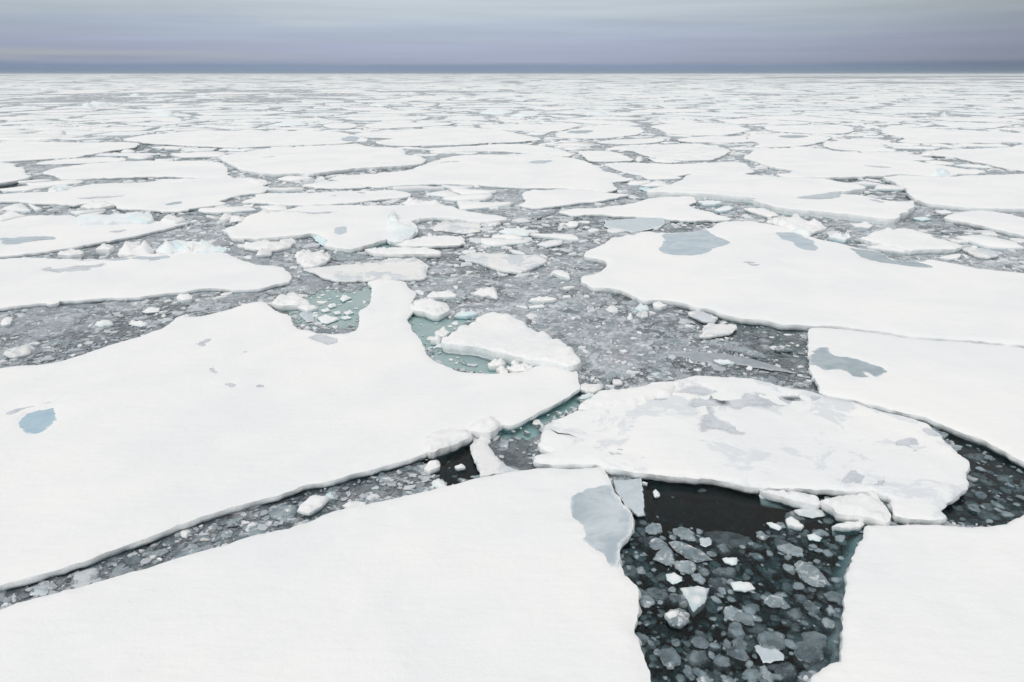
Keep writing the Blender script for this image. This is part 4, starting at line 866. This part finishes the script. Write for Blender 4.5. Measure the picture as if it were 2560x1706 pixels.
def far_geo(q, seed):
    c = np.mean(q, 0); d = max(60., c[1]); size = math.sqrt(abs(area(q)))
    sp = max(.5, d * .004, size * .03); w = min(.5, size * .05)
    q0 = smooth_poly([tuple(p) for p in q]) if int(seed * 10) % 3 == 0 else [tuple(p) for p in q]
    for k_ in (1., .6, .3, .1, 0.):
        O = np.asarray(roughen(q0, sp, min(size * .085, max(1.1, d * .004)) * k_, seed))
        if area(O) < 0: O = O[::-1]
        n = len(O); nr = normals(O); T = O - nr * w * min(1, k_ * 2)
        r = delaunay_2d_cdt([Vector((float(a), float(b))) for a, b in T], [], [list(range(n))], 1, 1e-6)
        if len(r[0]) == n and all(len(t) == 1 for t in r[3]): break
    zt = .13 + .10 * (math.sin(seed * 12.9) * .5 + .5) ** 2 + .15 * max(0., 1 - d / 250.)
    zt_ = zt + .16 * np.maximum(0, vnoise(O[:, 0] / 3., O[:, 1] / 3., 77, 2))
    V = np.concatenate([np.c_[T, zt_], np.c_[O, zt_ * .6], np.c_[O - nr * .05, np.full(n, .0)], np.c_[O - nr * .2, np.full(n, -.5)]])
    i = np.arange(n); j = (i + 1) % n
    quads = np.concatenate([np.stack([a * n + n + i, a * n + n + j, a * n + j, a * n + i], 1) for a in range(3)])
    if all(len(t) >= 1 for t in r[3]):
        mp = [t[0] for t in r[3]]; tris = np.array([[mp[k] for k in f] for f in r[2]])
    else:
        tris = np.zeros((0, 3), int)
    return V, quads, tris
def appsize(q):
    pr = [proj(*p) for p in q]; return abs(area(pr))
vis = []
for q in far:
    pr = np.array([proj(*p) for p in q]); inn = ((pr[:, 0] > 0) & (pr[:, 0] < 2560)).any()
    vis.append((appsize(q) if inn else -1, q))
vis.sort(key=lambda t: -t[0])
n_named = len([o for o in bpy.data.objects if o.name.startswith('ice_floe')])
NIND = 300 - n_named
recs = []; stuffV = []; stuffQ = []; stuffT = []; off = 0
for k, (a, q) in enumerate(vis):
    V, qd, tr = far_geo(q, 20 + k * .731)
    if k < NIND:
        o = np_mesh('ice_floe', V, [qd, tr], M_snow, smooth=True); recs.append((o, q, a)); ALL.append((np.asarray(q), .3))
    else:
        stuffV.append(V); stuffQ.append(qd + off); stuffT.append(tr + off); off += len(V)
        if np.mean(q, 0)[1] < 300: ALL.append((np.asarray(q), .3))
tag(np_mesh('pack_ice', np.concatenate(stuffV), [np.concatenate(stuffQ), np.concatenate(stuffT)], M_snow, smooth=True),
    'countless small white floes packed towards the horizon', 'pack ice', kind='stuff')
# labels for the far floes: where in the picture, what shape, rank among their neighbours
bins = {}
hx = ['at left edge', 'in the left third', 'left of centre', 'in the middle', 'right of centre', 'in the right third', 'at right edge']
hy = [(218, 'in the far pack under the horizon'), (238, 'in the upper far pack'), (262, 'midway in the far pack'), (300, 'in the lower far pack'), (9999, 'among the broad middle floes')]
for o, q, a in recs:
    p = np.array([proj(*t) for t in q]); c = p.mean(0); w, h = p.max(0) - p.min(0)
    bx = int(min(6, max(0, c[0] / 2560 * 7))); by = [t for lim, t in hy if c[1] < lim][0]
    shape = 'strip-like' if w > 13 * h else ('long' if w > 7 * h else 'compact')
    bins.setdefault((bx, by, shape), []).append((a, o))
ords = ['largest', 'second largest', 'third largest', 'fourth largest', 'fifth largest', 'sixth largest', 'seventh largest']
for (bx, by, shape), l in bins.items():
    l.sort(key=lambda t: -t[0]); n = len(l)
    for k, (a, o) in enumerate(l):
        if n == 1: s = f'only {shape} white floe {by}, {hx[bx]}'
        elif k == n - 1 and n > 2: s = f'smallest {shape} white floe {by}, {hx[bx]}'
        else: s = f'{ords[k] if k < 7 else "lesser"} {shape} white floe {by}, {hx[bx]}'
        tag(o, s, 'ice floe', 'white floes of the far pack')
# beyond three kilometres: one sheet of close pack to the horizon
nA, nD = 60, 12
a_ = np.linspace(-math.radians(50), math.radians(50), nA); d_ = np.geomspace(3050, 14800, nD)
A2, D2 = np.meshgrid(a_, d_); Vf = np.stack([(D2 * np.tan(A2)).ravel(), D2.ravel(), np.full(A2.size, .35)], 1)
Vf[:nA, 2] = -.3
i0 = (np.arange(nD - 1)[:, None] * nA + np.arange(nA - 1)[None, :]).ravel()
tag(np_mesh('distant_ice', Vf, [np.stack([i0, i0 + 1, i0 + nA + 1, i0 + nA], 1)], M_far), 'unbroken white line of pack ice on the horizon', 'pack ice', kind='stuff')
print('far built', round(time.time() - T0, 1))

# ------------------------------------------------------------------ brash: thousands of ice pieces floating in the leads
NC = 270000
th = rng.uniform(-1.0, 1.0, NC); dl = np.exp(rng.uniform(math.log(8.), math.log(800.), NC))
cx = dl * th; cy = dl
CP = np.stack([cx, cy], 1)
EX = []
for p, z_ in ALL:
    c = p.mean(0); dd = math.hypot(*c)
    if dd > 420 or len(p) < 4: continue
    P_ = p if area(p) > 0 else p[::-1]
    seg = np.roll(P_, -1, 0) - P_; L_ = np.hypot(seg[:, 0], seg[:, 1]); tot_ = L_.sum()
    m_ = int(min(900, tot_ / max(.10, .005 * dd) * .55))
    if m_ < 1: continue
    ix = rng.choice(len(P_), m_, p=L_ / tot_); q_ = P_[ix] + seg[ix] * rng.random((m_, 1))
    nr_ = np.stack([seg[ix, 1], -seg[ix, 0]], 1) / np.maximum(L_[ix], 1e-6)[:, None]
    q_ = q_ + nr_ * (np.abs(rng.normal(0, 1, m_)) * max(.12, .007 * dd))[:, None]
    EX.append(q_[vnoise(q_[:, 0] * .35, q_[:, 1] * .35, 91) > .1])
EX = np.concatenate(EX); EX = EX[EX[:, 1] > 8]
nEx = len(EX); CP = np.concatenate([CP, EX]); isrim = np.arange(len(CP)) >= NC
hit = np.zeros(len(CP), bool)
for p, z_ in ALL: hit |= inside(CP, p)
k = ~hit; CP = CP[k]; isrim = isrim[k]; d = CP[:, 1]; n = len(CP)
r = np.exp(rng.normal(0, .50, n)) * np.maximum(.085, .0034 * d)
inblack = soft(CP, Z_BLACK, .5) > .5; indark = soft(CP, Z_DARK, .5) > .5; inteal = soft(CP, Z_TEAL, .5) > .5; inchan = soft(CP, Z_CHAN, .5) > .5
u = rng.random(n)
keep = np.ones(n, bool)
keep[inblack & (u > .03)] = False; keep[inteal & (u > .07)] = False
keep[indark & ~inblack & (u > .97 + .6 * vnoise(CP[:, 0] * .8, CP[:, 1] * .8, 131, 2))] = False
infraz = soft(CP, Z_FRAZ, .5) > .5; keep[infraz & (u > .12)] = False
patch_ = vnoise(CP[:, 0] * .10, CP[:, 1] * .10, 41)
keep[~indark & ~inteal & ~isrim & (u > .95 + .6 * patch_)] = False
isrim = isrim[keep]; CP = CP[keep]; r = r[keep]; d = d[keep]; indark = (indark | inblack)[keep]; inchan = inchan[keep]; n = len(CP)
tone = np.clip(rng.normal(.46, .15, n) + .16 * vnoise(CP[:, 0] * .25, CP[:, 1] * .25, 3), 0.05, .72)
tone = np.where(rng.random(n) < np.where(indark, .02, np.where(inchan, .02, .045)) + .03 * (d > 90) + .45 * (d > 42) * ~indark * np.clip(vnoise(CP[:, 0] * .09, CP[:, 1] * .06, 67) - .25, 0, 1) + .25 * isrim * ~indark, rng.uniform(.8, 1., n), tone)
bigp = (rng.random(n) < .085) & ~indark; r = np.where(bigp, r * 2.8, r); tone = np.where(bigp & (tone < .75), np.clip(tone + rng.uniform(-.12, .22, n), 0, .72), tone)
r = np.where(indark, np.minimum(r * rng.choice([.8, 1.3, 1.9], n, p=[.5, .3, .2]), .33), r); r = np.minimum(r, np.clip(d * .015, .6, 3.2)); rc = np.minimum(r, .8)
zt = np.where(tone > .78, rng.uniform(.02, .08, n) + rc * .16, rng.uniform(-.02, .035, n) + (tone - .4) * .04 + np.minimum(.06, d * 1.2e-4))
zt = np.where(indark, np.where(rng.random(n) < .06, rng.uniform(.0, .06, n), -.02 - 1.4 * rng.random(n) ** .8), zt)
zt = np.where(soft(CP, Z_DIM, 2.) > .5, zt - .045, zt)
zt = np.where(inchan & ~indark, zt - rng.uniform(0, .10, n), zt)
tone = np.where(indark, np.where(zt > .0, tone, np.clip(tone - .10, 0, 1)), tone)
inteal = inteal[keep]; tone = np.where(inteal, np.clip(tone + .45, 0, 1), tone); zt = np.where(inteal, np.maximum(zt, .03), zt)
K = 9
t = (np.arange(K) / K * 2 * math.pi)[None] + rng.uniform(-.3, .3, (n, K)) * np.where(indark, .6, 1.)[:, None]
ra = rng.uniform(.5, 1.2, (n, K)); ra = (ra + .25 * np.roll(ra, 1, 1)) / 1.25; ra = np.where(indark[:, None], .92 + (ra - .85) * .7, ra)
asp = rng.uniform(.35, .95, n); asp = np.where(indark, np.maximum(asp, rng.uniform(.6, 1., n)), asp); rot = rng.uniform(0, 2 * math.pi, n)
lx = np.cos(t) * ra * r[:, None]; ly = np.sin(t) * ra * (r * asp)[:, None]
ox = lx * np.cos(rot)[:, None] - ly * np.sin(rot)[:, None]; oy = lx * np.sin(rot)[:, None] + ly * np.cos(rot)[:, None]
tx = rng.normal(0, .10, n) * np.minimum(1, .35 / r); ty = rng.normal(0, .10, n) * np.minimum(1, .35 / r)
th_ = np.minimum(.16, .16 * r + .02) * rng.uniform(.6, 1.5, n) * np.where(tone > .78, 1.7, 1.)
Vc = np.zeros((n, 3 * K + 1, 3))
jz = rng.normal(0, .04, (n, K)) * rc[:, None]
for ring, (sc, dz) in enumerate(((.86, 0.), (1., -.30), (.93, -2.2))):
    Vc[:, ring * K:(ring + 1) * K, 0] = CP[:, :1] + ox * sc; Vc[:, ring * K:(ring + 1) * K, 1] = CP[:, 1:] + oy * sc
    Vc[:, ring * K:(ring + 1) * K, 2] = zt[:, None] + dz * th_[:, None] + (tx[:, None] * ox + ty[:, None] * oy) * sc + (jz if ring < 2 else 0)
Vc[:, 3 * K, 0] = CP[:, 0]; Vc[:, 3 * K, 1] = CP[:, 1]; Vc[:, 3 * K, 2] = zt + rng.uniform(-.02, .25, n) * rc * .35
i = np.arange(K); j = (i + 1) % K
q1 = np.concatenate([np.stack([K + i, K + j, j, i], 1), np.stack([2 * K + i, 2 * K + j, K + j, K + i], 1)]); t1 = np.stack([i, j, np.full(K, 3 * K)], 1)
vt = np.repeat(tone[:, None], 3 * K + 1, 1); vt[:, K:2 * K] += rng.uniform(-.02, .26, (n, K)) * (rng.random(n) < .6)[:, None]; vt = np.clip(vt, 0, 1)
# the largest pieces in view become things of their own
app = r ** 2 / d ** 2 * np.where(zt > -.05, 1, .1) * (np.abs(CP[:, 0]) < d * .72) * np.where((tone > .3), 1, .4)
prc = np.array([proj(a, b, 0) for a, b in CP]); app *= (prc[:, 1] < 1690) & (prc[:, 0] > 5) & (prc[:, 0] < 2555)
order = np.argsort(-app); NB_IND = 150
ind = order[:NB_IND]; rest = np.ones(n, bool); rest[ind] = False
lab = {}
for kx in ind:
    ring = Vc[kx, K:2 * K, :2]
    mt_ = M_white if tone[kx] > .78 else (M_frost if tone[kx] > .46 else M_wet)
    o = floe_xy('brash_piece', [tuple(p_) for p_ in ring], float(zt[kx] + .02), mt_, relief=.25 * float(r[kx]) * (1. if tone[kx] > .78 else .3), drop=float(th_[kx]) * .5, rough=.09 * float(r[kx]), spacing=max(.028, float(d[kx]) * .002),
                grid=max(.06, .22 * float(r[kx])), depth=float(min(.5, .1 + .5 * r[kx])), walls=False, parent=None, cover=False, near=float(d[kx]), sharp=bool(tone[kx] > .6))
    c = prc[kx]
    tn = 'white snow-topped' if tone[kx] > .78 else ('pale' if tone[kx] > .5 else ('mid-grey' if tone[kx] > .3 else 'dark grey'))
    sh = 'slender' if asp[kx] < .66 else ('oval' if asp[kx] < .84 else 'roundish')
    hgt = 'riding high' if zt[kx] > .07 else ('awash' if zt[kx] > .0 else 'just submerged')
    if indark[kx]: wh = 'in the dark lead at right' if c[0] > 2250 else ('in the dark lead, bottom right' if c[0] > 1500 else 'in black water of the channel')
    elif inchan[kx]: wh = 'in the narrow channel, ' + ('left end' if c[0] < 400 else 'middle' if c[0] < 750 else 'right end')
    elif c[0] < 760: wh = 'in the grey lead at left' if c[1] > 700 else 'in the upper left brash'
    elif c[0] < 1160: wh = 'near the teal pool' if c[1] > 600 else 'in the upper centre brash'
    elif c[0] < 1500: wh = 'in brash beside triangular slab' if c[1] > 760 else 'in the centre brash'
    elif c[0] < 2060: wh = 'in brash below largest right floe' if c[1] > 650 else 'in the inlets right of centre'
    else: wh = 'in the right-hand lead'
    lab.setdefault(f'{tn} {sh} ice piece {hgt} {wh}', []).append((app[kx], o))
for s, l in lab.items():
    l.sort(key=lambda t_: -t_[0])
    for q_, (a, o) in enumerate(l):
        tag(o, s if len(l) == 1 else f'{["largest", "second", "third", "fourth", "fifth", "sixth", "seventh"][q_] if q_ < 7 else "lesser"} {s}', 'ice piece', 'brash ice pieces afloat in the leads')
core = np.zeros((n, 3 * K + 1)); core[:, :K] = .62; core[:, 3 * K] = 1.
def brash_obj(name, sel, material, lab_):
    Vr = Vc[sel]; nn = len(Vr); base = (np.arange(nn) * (3 * K + 1))[:, None, None]
    Q = (q1[None] + base).reshape(-1, 4); T_ = (t1[None] + base).reshape(-1, 3)
    o = np_mesh(name, Vr.reshape(-1, 3), [Q, T_], material, attr=('tone', vt[sel].ravel()), smooth=material is M_sunk)
    a_ = o.data.attributes.new('core', 'FLOAT', 'POINT'); a_.data.foreach_set('value', core[sel].ravel().astype(np.float32))
    tag(o, lab_, 'brash ice', kind='stuff')
brash_obj('brash_ice', rest & ~indark, M_chip, 'dense small brash ice floating in the grey leads')
brash_obj('sunken_brash', rest & indark, M_sunk, 'half-sunken small brash in the dark leads')
nn = n
print('brash', nn, round(time.time() - T0, 1))

m, nt = mat('thin_sea_haze'); b = NB(nt)
pv = b.n('ShaderNodeVolumePrincipled', inp={'Color': (.80, .88, .96, 1), 'Density': HAZE, 'Anisotropy': .0}); o_ = b.n('ShaderNodeOutputMaterial'); b.l(pv.outputs[0], o_.inputs['Volume'])
tag(box('haze', -R_ - 300, R_ + 300, -700, R_ + 300, -15.2, 26, m), 'thin pale haze over the ice', 'haze', kind='stuff')

# ------------------------------------------------------------------ light: overcast arctic sky
SUN_EL, SUN_AZ = math.radians(34), math.radians(215)
w = bpy.data.worlds.new("World"); S.world = w; w.use_nodes = True
nt = w.node_tree; nt.nodes.clear(); b = NB(nt)
tc = b.n('ShaderNodeTexCoord'); sep = b.n('ShaderNodeSeparateXYZ'); b.l(tc.outputs['Generated'], sep.inputs[0])
sky = b.n('ShaderNodeTexSky', sky_type='NISHITA', sun_disc=False, sun_elevation=SUN_EL, sun_rotation=SUN_AZ, air_density=1.2, dust_density=2.0)
mp = b.n('ShaderNodeMapping', inp={'Scale': (1.1, 1.1, 14.)}); b.l(tc.outputs['Generated'], mp.inputs[0])
n1 = b.noise(mp.outputs[0], 1.6, 6, .58, .6)
mp2 = b.n('ShaderNodeMapping', inp={'Scale': (2., 2., 60.)}); b.l(tc.outputs['Generated'], mp2.inputs[0])
n2 = b.noise(mp2.outputs[0], 1.6, 4, .5)
el = b.math('ADD', sep.outputs[2], b.math('MULTIPLY', b.math('MULTIPLY', b.math('SUBTRACT', n1, .5), 1.0), b.math('ADD', b.math('MINIMUM', b.math('ABSOLUTE', sep.outputs[2]), .05), .004)))
cr = b.n('ShaderNodeValToRGB'); cr.color_ramp.interpolation = 'EASE'
b.l(b.math('POWER', b.math('MAXIMUM', el, 0.), .5), cr.inputs[0])
e = cr.color_ramp.elements
stops = [(.0, (.215, .295, .44)), (.085, (.25, .325, .46)), (.122, (.375, .42, .555)), (.19, (.41, .46, .605)), (.235, (.455, .525, .64)), (.285, (.55, .62, .685)), (.36, (.64, .695, .74)), (.70, (.82, .83, .83)), (1., (1.005, 1.0, .99))]
e[0].position = 0; e[0].color = (*stops[0][1], 1); e[1].position = 1; e[1].color = (*stops[-1][1], 1)
for p_, c_ in stops[1:-1]: k_ = e.new(p_); k_.color = (*c_, 1)
# lens vignette painted into the sky, darker to the right and left, thin bright slot low on the left
az = b.math('DIVIDE', sep.outputs[0], b.math('MAXIMUM', b.math('ABSOLUTE', sep.outputs[1]), .2))
rd = b.rng(az, .05, .95, 1., .54); ldk = b.rng(az, -.95, -.15, .84, 1.)
shade = b.math('MULTIPLY', b.math('MULTIPLY', rd, ldk), b.rng(n2, .3, .7, .94, 1.06, False))
shade = b.math('ADD', b.math('MULTIPLY', shade, b.rng(sep.outputs[2], .12, .5, 1., 0.)), b.rng(sep.outputs[2], .12, .5, 0., 1.))
stk = b.math('MULTIPLY', b.math('MULTIPLY', b.rng(sep.outputs[2], .012, .018), b.rng(sep.outputs[2], .020, .030, 1., 0.)), b.math('MULTIPLY', b.rng(az, -.55, -.20, 1., 0.), b.rng(n2, .34, .56)))
skc = b.mix(b.math('MULTIPLY', stk, .9), cr.outputs[0], (.47, .50, .53))
vm = b.n('ShaderNodeVectorMath', operation='SCALE'); b.l(skc, vm.inputs[0]); b.l(shade, vm.inputs['Scale'])
bg1 = b.n('ShaderNodeBackground', inp={'Strength': 0.06}); b.l(sky.outputs[0], bg1.inputs[0])
bg2 = b.n('ShaderNodeBackground', inp={'Strength': 1.0}); b.l(vm.outputs[0], bg2.inputs[0])
mx = b.n('ShaderNodeMixShader', inp={0: .93}); b.l(bg1.outputs[0], mx.inputs[1]); b.l(bg2.outputs[0], mx.inputs[2])
wo = b.n('ShaderNodeOutputWorld'); b.l(mx.outputs[0], wo.inputs[0])
sl = bpy.data.lights.new('sun', 'SUN'); sl.energy = .95; sl.angle = math.radians(16); sl.color = (1., .975, .94)
so = bpy.data.objects.new('sun', sl); COL.objects.link(so)
dv = Vector((math.sin(SUN_AZ) * math.cos(SUN_EL), math.cos(SUN_AZ) * math.cos(SUN_EL), math.sin(SUN_EL)))
so.rotation_euler = dv.to_track_quat('Z', 'Y').to_euler(); so.location = (0, 0, 60)

S.view_settings.view_transform = 'Standard'; S.view_settings.look = 'None'; S.view_settings.exposure = 0; S.view_settings.gamma = 1
S.cycles.use_denoising = True
S.cycles.max_bounces = 8; S.cycles.diffuse_bounces = 3; S.cycles.glossy_bounces = 2; S.cycles.transparent_max_bounces = 8
S.cycles.caustics_reflective = False; S.cycles.caustics_refractive = False
print('done', round(time.time() - T0, 1))
